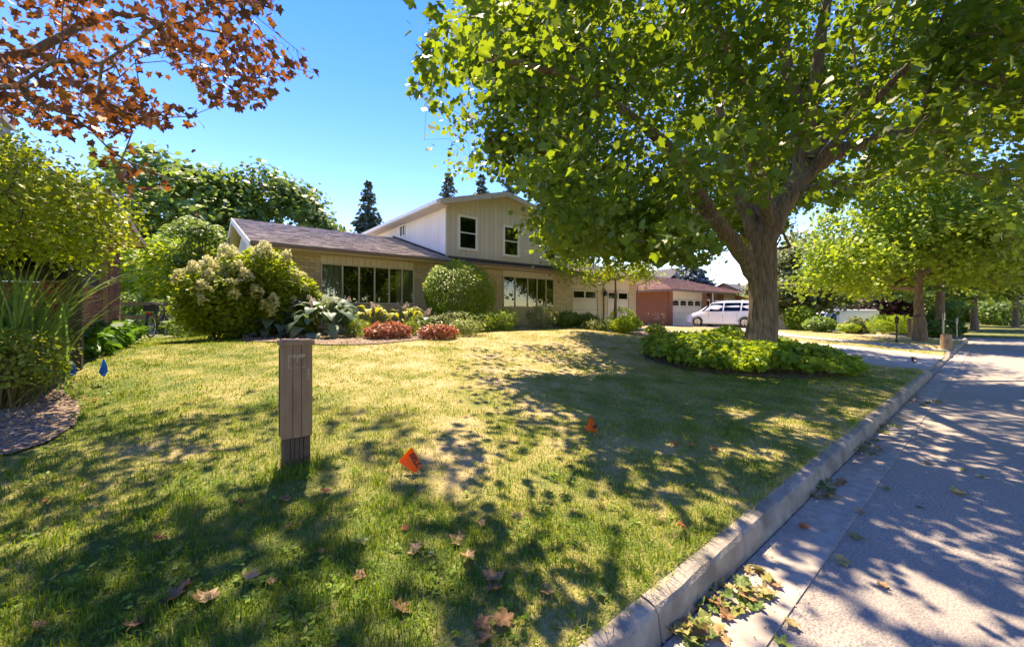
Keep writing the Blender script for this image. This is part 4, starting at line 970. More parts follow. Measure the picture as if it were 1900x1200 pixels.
rest = split_big(redm, P, S, rv, fr, T_MAPLE_HI, leaf_variants(T_MAPLE_HI, 'red_maple_leaf'), 300)
link('crown', leaf_mesh('crown', P[rest]-rb_, S[rest], T_MAPLE, rv[rest], frame=tuple(q[rest] for q in fr)), 'red_maple_leaf', redm)

# ---- general broadleaf tree
def tree(name, label, base, height, blobs, ncl, per, leaf, material, T=T_CLUMP, trunk_r=.2, fork=.35, seed=1, group=None, sig=.35, minr=.0, shell=.45, keepf=None, lean=(0, 0), tip=.008, droop=-.3, bark='bark', cat='tree', gap=-.45):
    g = np.random.default_rng(seed); base = np.array(base, float)
    r = root(name, base, label, cat, group); s = Skel(30000)
    top = base+np.array((lean[0], lean[1], height))
    s.limb([base-(0, 0, .15), base+(top-base)*.12, base+(top-base)*fork, base+(top-base)*(fork+.2), base+(top-base)*.85], [trunk_r*1.35, trunk_r, trunk_r*.85, trunk_r*.55, trunk_r*.15], sub=4, wob=trunk_r*.12)
    vol = np.array([b[1][0]*b[1][1]*b[1][2] for b in blobs]); Ps = []
    for (c, rad), v in zip(blobs, vol/vol.sum()):
        c_ = base+np.array(c); Ps.append(lumpy(ellipsoid_pts(max(4, int(ncl*v)), c_, rad, g, shell), c_, .2, 2.2/max(rad), seed))
    Pc = np.concatenate(Ps); Pc = Pc[Pc[:, 2] > base[2]+.25]
    rm = max(max(b[1]) for b in blobs); Pc = Pc[noise2(Pc[:, 0]+Pc[:, 2]*.8, Pc[:, 1]-Pc[:, 2]*.6, 5.0/rm, seed % 9) > gap]
    if keepf is not None: Pc = Pc[keepf(Pc)]
    s.grow(Pc, base+(top-base)*fork, seg=max(.35, height/14), jit=.05); s.radii(tip, .5)
    link('trunk', s.mesh('trunk', base, big=.05, minr=minr), bark, r)
    P, i = scatter(Pc, per, (sig, sig, sig*.7), g)
    rv = np.clip(g.normal(.45, .24, len(P))+g.normal(0, .12, len(Pc))[i], 0, 1); S = g.uniform(.75, 1.3, len(P))*leaf
    cen = base+np.array(blobs[0][0]); fc = P-cen; fc /= np.linalg.norm(fc, axis=1, keepdims=True)+1e-6
    link('crown', leaf_mesh('crown', P-base, S, T, rv, spread=1.0, droop=droop, seed=seed, face=fc*.7), material, r)
    return r
def on(px, Z, dz=0):
    p = at(px, 578, Z); return np.array((p[0], p[1], Hs(p[0], p[1])+dz))

# small ornamental tree in front of the garage
b0 = on(1142, 18.4)
def ornkeep(P):
    px, py, Z = proj(P); return in_poly(px, py, [(985, 425), (1100, 400), (1245, 420), (1260, 545), (1235, 562), (1185, 520), (1165, 505), (1110, 520), (1090, 560), (1030, 545), (1010, 500)])
tree('ornamental_tree', 'slim young tree with yellow-green leaves in the bed before the garage', b0, 4.6, [((-.6, 0, 3.5), (2.6, 1.9, 1.3)), ((.6, -.3, 2.6), (1.5, 1.2, .5))], 260, 26, .11, 'yellow_leaf', T_STAR, .075, .33, 5, keepf=ornkeep, sig=.22, tip=.006)
# yellow-green japanese maple at the left house
b0 = np.array((-1.75, 7.0, Hs(-1.75, 7.0)))
def jkeep(P):
    px, py, Z = proj(P); return in_poly(px, py, [(-300, 250), (0, 262), (60, 290), (120, 318), (170, 350), (215, 380), (225, 425), (205, 455), (195, 470), (140, 492), (60, 460), (-300, 470)]) & (P[:, 1] < 9)
tree('japanese_maple', 'spreading yellow-green maple in layered pads before the brown brick house', b0, 3.3, [((.3, .1, 2.2), (1.7, 1.7, 1.0)), ((-.8, -.1, 2.2), (1.4, 1.4, .9))], 1500, 44, .046, 'yellow_leaf', T_STAR, .07, .3, 9, gap=-9, keepf=jkeep, sig=.15, tip=.004, droop=-.2, bark='bark_thin')
# right-hand street maple
def smkeep(P):
    px, py, Z = proj(P); py = py+22*noise2(P[:, 0], P[:, 1]+P[:, 2], 1.7, 4); return ~in_poly(px, py, [(1655, 620), (1660, 560), (1690, 520), (1740, 530), (1790, 560), (1840, 620)]) & ~in_poly(px, py, [(1400, 590), (1545, 590), (1580, 545), (1620, 562), (1660, 570), (1660, 700), (1400, 700)])
tree('street_maple', 'spreading lime-green maple with forked trunk beyond the driveways', on(1705, 17.3), 8, [((.2, .1, 5.6), (3.2, 3.0, 2.3)), ((-2.2, 1.6, 3.6), (2.2, 2.0, 1.5)), ((2.4, -1.6, 4.2), (2.4, 2.2, 1.8)), ((-1.2, -1.4, 4.4), (2.2, 2.0, 1.5)), ((1.5, 1.8, 3.6), (2.4, 2.0, 1.5)), ((3.6, -2.6, 2.9), (1.6, 1.5, .9)), ((-.6, .4, 7.2), (2.2, 2.0, 1.6)), ((-3.3, 2.3, 2.7), (1.3, 1.2, .7)), ((.6, -2.4, 3.0), (1.3, 1.2, .8))], 900, 48, .14, 'lime_leaf', T_CLUMP, .205, .16, 12, sig=.34, tip=.010, keepf=smkeep)
tree('olive_tree', 'pale olive-green tree right behind the big maple trunk', on(1500, 33), 8.5, [((0, 0, 5.2), (3.4, 3.4, 3.2)), ((-1, 1, 3.6), (3.2, 3, 1.6))], 420, 30, .28, 'olive_leaf', T_CLUMP, .26, .3, 13, sig=.42, tip=.016)
# broad trees behind the house, left
tree('back_maple', 'broad green tree behind the left gable, leftmost of the backdrop', on(345, 34, 0), 13, [((0, 0, 8.6), (5.2, 5, 4.6)), ((-3.5, 2, 6), (3, 3, 3)), ((3, -1, 5.5), (3.5, 3, 3))], 560, 34, .40, 'tree_leaf', T_CLUMP, .4, .3, 14, sig=.55, tip=.02)
tree('back_maple', 'dense dark round-topped tree behind the long low roof', on(520, 40, 0), 14, [((0, 0, 9.0), (5.4, 5, 5.2)), ((4, -1.5, 6.5), (3.2, 3, 3.2)), ((-3, 2, 7), (3, 3, 4))], 560, 34, .42, 'dark_leaf', T_CLUMP, .4, .3, 15, sig=.55, tip=.02)
tree('back_maple', 'green tree low behind the ridge left of the spruce', on(610, 46, 0), 9.5, [((0, 0, 6.2), (4.2, 4, 3.4))], 260, 30, .42, 'tree_leaf', T_CLUMP, .3, .3, 16, sig=.55, tip=.02)
# trees at the far right end of the road
for i, (px_, Z_, h_, rad, mt, lab) in enumerate((
        (1745, 24, 9, 4.0, 'tree_leaf', 'dark trunked street tree just behind the lime-green maple'),
        (1808, 31, 9, 4.6, 'dark_leaf', 'shady spreading tree with low fork on the far lawn'),
        (1885, 38, 11, 5.5, 'tree_leaf', 'tall green tree at the far right end of the road'),
        (1650, 52, 10, 5.0, 'dark_leaf', 'dark tree behind the white cargo van'),
        (1580, 55, 11, 5.0, 'tree_leaf', 'green tree above the solar panel roof'),
        (1960, 30, 11, 5.5, 'dark_leaf', 'dark tree overhanging the road at the right picture edge'),
        (1770, 60, 12, 6.5, 'dark_leaf', 'dark tree mass far beyond the side road'),
        (1850, 75, 13, 7.5, 'tree_leaf', 'distant green tree closing the end of the road'))):
    tree('shade_tree', lab, on(px_, Z_), h_, [((0, 0, h_*.66), (rad*.75, rad*.75, h_*.28)), ((rad*.5, -rad*.4, h_*.48), (rad*.6, rad*.6, h_*.2)), ((-rad*.5, rad*.4, h_*.44), (rad*.6, rad*.6, h_*.19)), ((.2*rad, .6*rad, h_*.5), (rad*.5, rad*.5, h_*.18))], 300, 30, .18+Z_*.005, mt, T_CLUMP, .2, .25, 40+i, group='trees along the far road', sig=.45, tip=.016)
tree('purple_tree', 'dark purple-leaved tree beside the white van', on(1650, 38), 4.6, [((0, 0, 2.6), (2.4, 2.2, 1.6))], 200, 30, .22, 'purple_leaf', T_CLUMP, .14, .3, 60, sig=.3)
# trees across the street behind the camera (they fill the window reflections)
for i, (x_, y_, h_, mt) in enumerate(((-6, -17, 11, 'tree_leaf'), (6, -18, 13, 'dark_leaf'), (17, -17, 11, 'tree_leaf'), (29, -19, 12, 'dark_leaf'))):
    tree('shade_tree', ['broad tree across the road, first from the near end', 'tall dark tree across the road, second from the near end', 'tree across the road opposite the garage', 'dark tree across the road opposite the bungalow'][i], (x_, y_, .1), h_, [((0, 0, h_*.55), (5, 5, h_*.42))], 240, 20, .5, mt, T_CLUMP, .35, .25, 80+i, group='trees across the road', sig=.6, minr=.02)

def conifer(name, label, base, h, rad, material, seed, whorls=26, per=9, z0=.06, group=None):
    g = np.random.default_rng(seed); base = np.array(base, float); r = root(name, base, label, 'tree', group)
    tk = MB().tube([base-(0, 0, .2), base+(0, 0, h*.5), base+(0, 0, h*.98)], [h*.022, h*.014, .01], 8)
    Pl = []; D = []
    for w in range(whorls):
        t = z0+(1-z0)*(w+.5)/whorls; R_ = rad*(1-t)**1.05*(1+.16*g.normal())+.05
        for k in range(per):
            tb = t; t = float(np.clip(tb+g.uniform(-.6, .6)/whorls, .02, .985)); a = 2*math.pi*(k+g.uniform(-.35, .35))/per+w*.7; L_ = (rad*(1-t)**.92+.12)*g.uniform(.6, 1.12); z_ = base[2]+h*t
            dirv = np.array((math.cos(a), math.sin(a), 0)); n = max(3, int(L_/.22))
            tk.tube([base+(0, 0, h*t), base+dirv*L_*.6+(0, 0, h*t-.10*L_), base+dirv*L_+(0, 0, h*t-.08*L_)], [.02, .014, .006], 4, cap=False)
            for s_ in np.linspace(.15, 1.0, n):
                for _ in range(5):
                    side = np.cross(dirv, (0, 0, 1))*g.normal()*.18*L_*(1-s_*.5)
                    Pl.append(np.array((base[0], base[1], z_))+dirv*L_*s_+side+np.array((0, 0, -.13*L_*s_*(1.3-s_)+g.normal()*.04)))
                    D.append(dirv*.8+side*1.2+np.array((0, 0, g.uniform(-.7, .25))))
            t = tb
    tk.build('trunk', 'bark_thin', r)
    Pl = np.array(Pl); D = np.array(D); S = g.uniform(.6, 1.3, len(Pl))*(.42+.014*h)*np.clip(.5+1.4*(1-(Pl[:, 2]-base[2])/h), .5, 1)
    link('crown', leaf_mesh('crown', Pl-base, S, T_DIAM, g.uniform(0, 1, len(Pl)), spread=.28, droop=-.1, out=D, seed=seed), material, r)
conifer('spruce_tree', 'tall lone spruce against the sky left of the upper storey', on(683, 44), 15.6, 3.4, 'spruce_needle', 31)
conifer('spruce_tree', 'spruce tip showing just above the upper roof corner', on(832, 48), 18.0, 3.6, 'spruce_needle', 32)
conifer('spruce_tree', 'spruce top rising behind the gable peak', on(893, 48), 17.8, 3.4, 'spruce_needle', 33)
conifer('spruce_tree', 'spruce right of the gable peak behind maple leaves', on(945, 50), 18.4, 3.6, 'spruce_needle', 34)
conifer('spruce_tree', 'dark spruce behind the house right of the gable', on(1010, 46), 16.0, 3.6, 'spruce_needle', 35)
conifer('blue_spruce', 'wide silvery blue spruce behind the red bungalow roof', on(1285, 46), 8.4, 5.4, 'blue_spruce_needle', 36, whorls=22, per=13)

# ================================================================== SHRUBS AND BEDS
def bush(name, label, base, rad, n, leaf, material, T=T_OVAL, seed=1, stems=9, cat='shrub', sq=1.0, droop=-.2, group=None, shell=.55, lumps=.16, floor=.0, up=.0, keepf=None, spread=.9, stemname='stem'):
    """foliage spread through a mound of the given radii over real stems"""
    g = np.random.default_rng(seed); base = np.array(base, float); r = root(name, base, label, cat, group)
    c = base+np.array((0, 0, rad[2]*.5+up))
    P = lumpy(lumpy(ellipsoid_pts(n, c, (rad[0], rad[1], rad[2]*.55), g, shell), c, lumps, 2.6/max(rad), seed), c, .11, 8.5/max(rad), seed+3)
    P = P[P[:, 2] > base[2]+.03+floor]
    if keepf is not None: P = P[keepf(P)]
    st = MB()
    for k in range(stems):
        q = P[g.integers(len(P))]; b_ = base+np.array((g.normal()*.06, g.normal()*.06, -.05)); mid = b_*.45+q*.55+np.array((0, 0, .08*rad[2]))
        st.tube([b_, mid, q], [.012, .008, .003], 5, cap=False)
    if stems: st.build(stemname, 'stem', r)
    rv = np.clip(g.normal(.45, .25, len(P)), 0, 1); S = g.uniform(.7, 1.3, len(P))*leaf
    outv = (P-c)/np.array(rad); outv /= np.linalg.norm(outv, axis=1, keepdims=True)+1e-6
    if T is T_NEEDLE: link('foliage', leaf_mesh('foliage', P-base, S, T, rv, spread=spread*.8, droop=droop, out=outv*.5, seed=seed), material, r)
    else: link('foliage', leaf_mesh('foliage', P-base, S, T, rv, spread=spread*.8, droop=droop, out=outv*.2, seed=seed, upness=.6, face=outv*1.0), material, r)
    return r, P
# hydrangea with cream panicles
def panicle_mesh(material, n=110, h=1.0, seed=2):
    g = np.random.default_rng(seed); t = g.uniform(0, 1, n); a = g.uniform(0, 6.28, n); R_ = .34*(1-t)**.7+.05
    P = np.stack([R_*np.cos(a), R_*np.sin(a), t*h], 1); out = P*np.array((1.5, 1.5, .4))
    me = leaf_mesh('flower_head', P, np.full(n, .34), T_DIAM, g.uniform(0, 1, n), spread=.7, droop=.1, out=out, seed=seed); me.materials.append(MATS[material]); return me
PAN = [panicle_mesh('panicle', seed=k) for k in range(3)]
def heads(parent, pts, size, meshes, g, name='flower_head', tilt=.5):
    o = OFF[parent.name]
    for q in pts:
        ob = bpy.data.objects.new(name, meshes[g.integers(len(meshes))]); COL.objects.link(ob); ob.parent = parent
        ob.location = tuple(np.array(q)-o); s = size*g.uniform(.75, 1.25); ob.scale = (s, s, s); ob.rotation_euler = (g.normal()*tilt, g.normal()*tilt, g.uniform(0, 6))
g = np.random.default_rng(71)
hyd_b = [(on(486, 9.9), (.9, .75, 2.0), 'tall cream-flowered hydrangea against the brick beside the picture window'), (on(398, 9.2), (.85, .75, 1.5), 'lower cream-flowered hydrangea at the lawn corner of the bed'), (on(553, 10.6), (.55, .5, 1.45), 'small cream-flowered hydrangea right of the tall one'), (on(450, 9.6), (.6, .6, 1.6), 'cream-flowered hydrangea filling the middle between the tall and the low one')]
for k, (b_, rd, lab) in enumerate(hyd_b):
    hy, P = bush('hydrangea_shrub', lab, b_, rd, int(9500*rd[0]*rd[2]/1.6), .095, 'yellow_leaf', T_OVAL, (70, 71, 72, 76)[k], 14, group='cream hydrangeas', up=.1, lumps=.14, shell=0)
    cc = b_+np.array((0, 0, rd[2]*.5)); out = (P-cc)/np.array(rd)
    score = np.linalg.norm(out*np.array((1, 1, 1.9)), axis=1); cand = P[(score > np.quantile(score, .82)) & (P[:, 2] > b_[2]+.5) & ((P-cc)@np.array((.63, .77, 0)) < .35)]
    heads(hy, cand[g.choice(len(cand), min(len(cand), [22, 22, 12, 12][k]), replace=False)]+(0, 0, .03), .235, PAN, g)
# blue giant hosta: every leaf a part
def hosta_leaf(material, L_=.42, Wd=.30, seed=1):
    vs = []; fs = []; nu, nv = 7, 6; g = random.Random(seed)
    for i in range(nu+1):
        t = i/nu; w = Wd*.5*math.sin(math.pi*min(1, t*.93+.07))**.75*(1.15-.35*t)
        for j in range(nv+1):
            s = j/nv*2-1
            vs.append((s*w, .10+t*L_, .20*math.sin(t*1.9)-.30*t*t+.10*abs(s)*w+.010*math.cos(s*9)*(1-t)+g.uniform(-.006, .006)))
    for i in range(nu):
        for j in range(nv): a = i*(nv+1)+j; fs.append((a, a+1, a+nv+2, a+nv+1))
    n = len(vs); vs += [(-.008, -.05, -.12), (.008, -.05, -.12), (.01, .12, .02), (-.01, .12, .02)]; fs.append((n, n+1, n+2, n+3))
    me = bpy.data.meshes.new('leaf'); me.from_pydata(vs, [], fs); me.polygons.foreach_set('use_smooth', [True]*len(fs)); me.materials.append(MATS[material]); me.update(); return me
def hosta(name, label, base, rad, h, n, meshes, scale, g, fl=0, flmesh=None, cat='plant', group=None, flh=.35):
    base = np.array(base, float); r = root(name, base, label, cat, group)
    for k in range(n):
        t = (k+.5)/n; a = k*2.39996+g.normal()*.15; rr = rad*(t**.6)
        ob = bpy.data.objects.new('leaf', meshes[g.integers(len(meshes))]); COL.objects.link(ob); ob.parent = r
        z = h*(1-t**1.6)*.95+.12
        s = scale*g.uniform(.75, 1.15); ob.scale = (s, s, s)
        ob.location = (rr*.72*math.cos(a), rr*.72*math.sin(a), z); ob.rotation_euler = (R(28-58*t)+g.normal()*.12, g.normal()*.15, a-math.pi/2)
    for k in range(fl):
        a = g.uniform(0, 6.28); rr = rad*.6*g.uniform(0, 1); top = np.array((base[0]+rr*math.cos(a)*1.2, base[1]+rr*math.sin(a)*1.2, base[2]+h+flh*g.uniform(.4, 1)))
        sc = MB().tube([base+(rr*.4*math.cos(a), rr*.4*math.sin(a), .1), base*.4+top*.6+(0, 0, .08), top], [.006, .005, .004], 5, cap=False).build('flower_stalk', 'stem', r)
        ob = bpy.data.objects.new('flower_head', flmesh[g.integers(len(flmesh))]); COL.objects.link(ob); ob.parent = r; ob.location = tuple(top-base-(0, 0, .05)); s = g.uniform(.10, .15); ob.scale = (s, s, s*1.25); ob.rotation_euler = (g.normal()*.4, g.normal()*.4, 0)
    return r
HB = [hosta_leaf('hosta_blue', seed=k) for k in range(4)]; HG = [hosta_leaf('hosta_gold', .30, .2, seed=k) for k in range(3)]
HF = [panicle_mesh('hosta_flower', 40, seed=20+k) for k in range(3)]
g = np.random.default_rng(81)
hosta('hosta_plant', 'giant blue-green hosta in flower at the front of the bed', on(598, 10.2), .95, .62, 64, HB, 1.05, g, 16, HF)
hosta('hosta_plant', 'blue-green hosta tucked behind the giant one towards the hydrangea', on(505, 10.0), .62, .42, 34, HB, .95, g, 8, HF)
hosta('hosta_plant', 'golden hosta in flower below the picture window', on(690, 11.6), .62, .5, 30, HG, 1.0, g, 9, HF, group='golden hostas')
hosta('hosta_plant', 'golden hosta with pale flower stalks beside the domed shrub', on(752, 12.2), .6, .48, 30, HG, 1.0, g, 9, HF, group='golden hostas')
hosta('hosta_plant', 'small blue hosta between golden hostas and red heuchera', on(795, 12.0), .4, .3, 22, HB, .6, g, 6, HF)
# domed weeping shrub
bush('weeping_shrub', 'dense dark-green domed weeping shrub between the two large windows', on(846, 13.6), (1.45, 1.0, 2.25), 9000, .085, 'lime_leaf', T_OVAL, 90, 10, droop=-.9, shell=.66, lumps=.15, up=.1)
def low(name, label, px_, Z_, rad, n, leaf, material, T=T_OVAL, seed=1, **k): return bush(name, label, on(px_, Z_), rad, n, leaf, material, T, seed, **k)
low('heuchera_plant', 'orange-red heuchera clump left in the bed front', 722, 9.9, (.55, .35, .36), 900, .075, 'heuchera', T_CLUMP, 101, group='red heucheras')
low('heuchera_plant', 'orange-red heuchera clump right in the bed front', 812, 10.4, (.48, .33, .33), 800, .075, 'heuchera', T_CLUMP, 102, group='red heucheras')
low('threadleaf_plant', 'fine yellow-green mound between giant hosta and red heuchera', 662, 9.9, (.28, .26, .42), 1100, .06, 'yellow_leaf', T_NEEDLE, 103, droop=.4)
low('threadleaf_plant', 'thin yellow-green tuft between the two red heucheras', 765, 10.6, (.2, .18, .45), 600, .06, 'yellow_leaf', T_NEEDLE, 104, droop=.4)
low('variegated_plant', 'cream-edged leafy clump under the domed shrub, left', 838, 12.0, (.75, .5, .62), 1500, .075, 'variegated', T_OVAL, 105)
low('variegated_plant', 'cream-edged low clump beside the right heuchera', 860, 11.3, (.5, .4, .42), 900, .075, 'variegated', T_OVAL, 106)
low('box_shrub', 'rounded yellow-green shrub right of the domed weeping shrub', 935, 13.4, (.55, .5, .72), 1700, .055, 'lime_leaf', T_OVAL, 107)
low('box_shrub', 'low green shrub in front of the domed weeping shrub', 898, 12.9, (.55, .45, .62), 1500, .055, 'lime_leaf', T_OVAL, 108)
low('juniper_shrub', 'spiky olive juniper below the right picture window', 1006, 14.8, (.62, .55, .85), 1900, .10, 'olive_leaf', T_NEEDLE, 109, droop=.5, shell=.3)
low('grass_clump', 'dark grassy clump at the brick pier', 1050, 16.2, (.8, .45, .55), 1300, .2, 'tree_leaf', T_NEEDLE, 110, droop=.9, shell=.2)
low('grass_clump', 'feathery pale clump by the first garage door', 1088, 16.8, (.55, .45, .62), 900, .2, 'olive_leaf', T_NEEDLE, 111, droop=.9, shell=.2)
low('variegated_plant', 'cream-edged hosta mound at the foot of the young tree', 1110, 16.4, (.95, .55, .52), 2000, .10, 'variegated', T_OVAL, 112)
low('daylily_clump', 'green daylily clump right of the young tree', 1160, 16.2, (.9, .5, .60), 1800, .17, 'lime_leaf', T_NEEDLE, 113, droop=.7, shell=.2)
low('green_shrub', 'taller yellow-green shrub behind the young tree trunk', 1152, 18.6, (.9, .6, 1.15), 1400, .09, 'lime_leaf', T_OVAL, 114)
low('daylily_clump', 'small green clump with pink flower stalks near the driveway', 1216, 17.2, (.5, .4, .42), 900, .15, 'tree_leaf', T_NEEDLE, 115, droop=.7, shell=.2)
g = np.random.default_rng(82)
pf = root('pink_flower_plant', on(1220, 17.6), 'airy pink-flowered stalks above the clump at the driveway', 'plant')
for k in range(16):
    a = g.uniform(0, 6.28); t_ = OFF[pf.name]+np.array((.35*g.normal(), .25*g.normal(), g.uniform(.55, 1.0)))
    MB().tube([OFF[pf.name]+(0, 0, 0), t_], [.006, .003], 4, cap=False).build('stalk', 'stem', pf)
    heads(pf, [t_-(0, 0, .08)], .075, HF, g)
# groundcover under the maple: leafy maple-shaped carpet
g = np.random.default_rng(91)
n = 14500; a = g.uniform(0, 6.283, n); rr = np.sqrt(g.uniform(0, 1, n)); gx = 10.15+2.45*rr*np.cos(a)*(1+.08*np.sin(3*a)); gy = 3.9+2.1*rr*np.sin(a)*(1+.07*np.cos(4*a))
hgt = .26+.32*(1-rr**2.6)+.11*noise2(gx, gy, 3.0, 9); gz = H(gx, gy)+np.maximum(hgt, .1)*np.sqrt(g.uniform(.25, 1, n))
gc = root('groundcover', (10.3, 3.75, Hs(10.3, 3.75)), 'leafy green groundcover carpet round the maple trunk', 'groundcover')
rv = np.clip(g.normal(.45, .25, n), 0, 1)
tag(link('foliage', leaf_mesh('foliage', np.stack([gx, gy, gz], 1)-OFF[gc.name], g.uniform(.08, .145, n), T_MAPLE, rv, spread=.9, droop=-.12, seed=92), 'lime_leaf', gc), kind='stuff')
stm = MB()
for k in range(500):
    i = g.integers(n); stm.tube([(gx[i]+g.normal()*.04, gy[i]+g.normal()*.04, Hs(gx[i], gy[i])-.02), (gx[i], gy[i], gz[i])], [.004, .003], 3, cap=False)
tag(stm.build('stems', 'stem', gc), kind='stuff')
# left side: spirea, dark hostas, tall grass, hedge, sumac
low('spirea_shrub', 'twiggy green spirea with orange-tipped leaves at the left lawn edge', 12, 3.95, (.41, .42, .80), 2600, .052, 'spirea_leaf', T_OVAL, 120, stems=60, shell=.2, floor=.22, spread=1.0, lumps=.2)
low('spirea_shrub', 'low spirea clump with reddish tips in front of the tall grass', 22, 4.7, (.5, .45, .85), 1400, .06, 'spirea_leaf', T_OVAL, 121, stems=14)
for k, (px_, Z_, rd, lab) in enumerate(((118, 6.2, (.5, .5, .48), 'lush dark-green leafy clump left of the corner post'), (162, 6.9, (.5, .5, .46), 'lush dark-green leafy clump right of the corner post'), (196, 8.0, (.5, .5, .5), 'dark-green leafy clump below the brick pier'))):
    low('leafy_clump', lab, px_, Z_, rd, 800, .17, 'hosta_green', T_OVAL, 122+k, droop=-.4, group='dark leafy clumps along the brick wall', cat='plant')
g = np.random.default_rng(95)
TG = []
for k in range(10):
    L_ = 1.0; nseg = 9; vs = []; fs = []; lean = g.uniform(.25, .75); w0 = .016
    for i in range(nseg+1):
        t = i/nseg; yy = lean*t**2.2; z = t*(1-.30*lean*t**3); w = w0*(1-t)**.6*(.6+.4*min(1, t*5))
        vs += [(-w, yy, z), (w, yy, z)]
    for i in range(nseg): fs.append((2*i, 2*i+1, 2*i+3, 2*i+2))
    me = bpy.data.meshes.new('blade'); me.from_pydata(vs, [], fs); me.materials.append(MATS['tall_grass_blade']); me.update(); TG.append(me)
tg = root('tall_grass', on(28, 4.35), 'tall arching ornamental grass clump at the left edge', 'grass clump')
for k in range(230):
    ob = bpy.data.objects.new('blade', TG[g.integers(10)]); COL.objects.link(ob); ob.parent = tg; s = g.uniform(1.0, 1.95)
    ob.location = (g.normal()*.13, g.normal()*.13, -.03); ob.scale = (s*.62, s*.85, s); ob.rotation_euler = (g.normal()*.08, g.normal()*.08, g.uniform(0, 6.28))
low('hedge_shrub', 'yellow-green shrub mass between the two houses', 295, 17, (2.3, 2.0, 3.8), 6500, .17, 'lime_leaf', T_CLUMP, 130, stems=20, shell=.4)
low('hedge_shrub', 'golden-green spreading shrub above the bike', 345, 14.8, (1.5, 1.3, 3.3), 4200, .15, 'yellow_leaf', T_CLUMP, 131, stems=16, shell=.4)
low('hedge_shrub', 'dark clipped shrub right of the bike', 318, 12.2, (.75, .6, 1.05), 2600, .09, 'tree_leaf', T_OVAL, 132, stems=12)
low('hedge_shrub', 'dark shady shrub behind the bike', 262, 14.5, (1.0, .8, 1.3), 2400, .11, 'dark_leaf', T_OVAL, 133, stems=12)
low('leafy_clump', 'dark low foliage at the hydrangea foot', 352, 10.6, (.5, .4, .5), 900, .10, 'tree_leaf', T_OVAL, 134, cat='plant')
# sumac
sm = root('sumac_shrub', on(392, 14.6), 'slender sumac with dark red seed heads behind the hydrangea', 'shrub')
g = np.random.default_rng(97); sb = OFF[sm.name]; Pl = []; D = []; stm = MB(); tips = []
for k in range(9):
    top = sb+np.array((g.uniform(-1.0, .25), g.uniform(-.5, .5), g.uniform(2.9, 4.1))); mid = sb*.5+top*.5+np.array((g.normal()*.1, g.normal()*.1, .15)); stm.tube([sb-(0, 0, .1), mid, top], [.035, .022, .01], 6, cap=False); tips.append(top)
    for f in range(11):
        a = f*2.4; dv = np.array((math.cos(a), math.sin(a), 0)); o_ = top-(0, 0, .5*g.uniform(0, 1))
        for s_ in range(9):
            q = o_+dv*(.08+s_*.065)+np.array((0, 0, .05*s_-.012*s_*s_))
            for sd in (-1, 1): Pl.append(q); D.append(np.cross(dv, (0, 0, 1))*sd*1.2+dv*.5+np.array((0, 0, -.35)))
stm.build('stem', 'bark_thin', sm); Pl = np.array(Pl); D = np.array(D)
link('foliage', leaf_mesh('foliage', Pl-sb, g.uniform(.12, .19, len(Pl)), T_DIAM, np.clip(g.normal(.5, .2, len(Pl)), 0, 1), spread=.15, droop=0, out=D, seed=3), 'tree_leaf', sm)
SH = [panicle_mesh('seedhead', 50, 1.5, 40)]
heads(sm, [t for t in tips[:5]], .15, SH, g, 'seed_head', .15)
# right far garden
low('green_shrub', 'round bright green shrub by the tan house', 1487, 30, (1.3, 1.1, 2.0), 1600, .2, 'lime_leaf', T_CLUMP, 140)
low('flower_border', 'low leafy border in front of the white van', 1520, 27, (2.0, .8, .8), 1500, .18, 'tree_leaf', T_CLUMP, 141)
low('green_shrub', 'flat-topped golden shrub before the white van', 1592, 26.5, (.85, .7, .95), 1100, .13, 'olive_leaf', T_CLUMP, 142)
low('green_shrub', 'upright lime-green shrub row beside the garden lamp', 1640, 22.5, (1.0, .7, .95), 2300, .16, 'lime_leaf', T_NEEDLE, 143, droop=.9, shell=.2)
low('green_shrub', 'second upright lime-green shrub next to the wooden post', 1672, 21.5, (.6, .5, 1.0), 1500, .16, 'lime_leaf', T_NEEDLE, 144, droop=.9, shell=.2)
low('flower_border', 'yellow-dotted low plants below the golden shrub', 1575, 25.5, (1.6, .5, .45), 900, .13, 'yellow_leaf', T_CLUMP, 145)
for k, (px_, Z_, rd, mt, lab) in enumerate(((1742, 22.5, (1.2, .9, .7), 'dark_leaf', 'dark low shrub right of the forked street trunk'), (1838, 44, (2.2, 1.6, 3.0), 'tree_leaf', 'round shrub before the shaded far house'), (1868, 42, (2.2, 1.6, 2.6), 'dark_leaf', 'dark low shrub before the shaded far house'), (1896, 46, (2.2, 1.6, 2.9), 'olive_leaf', 'olive shrub at the right end before the far house'))):
    low('green_shrub', lab, px_, Z_, rd, 1500, .24, mt, T_CLUMP, 150+k)
for k, (px_, Z_, rd, mt, lab) in enumerate(((1722, 50, (3.2, 2.6, 4.2), 'tree_leaf', 'tall hedge mass behind the forked street trunk'), (1768, 54, (3.4, 2.6, 4.6), 'dark_leaf', 'dark hedge mass beyond the side road'), (1806, 52, (3.0, 2.4, 3.6), 'tree_leaf', 'green hedge mass left of the shaded far house'), (1660, 46, (2.6, 2.0, 3.4), 'dark_leaf', 'dark hedge behind the lime-green shrub row'))):
    low('hedge_shrub', lab, px_, Z_, rd, 2600, .34, mt, T_CLUMP, 160+k, shell=.4)
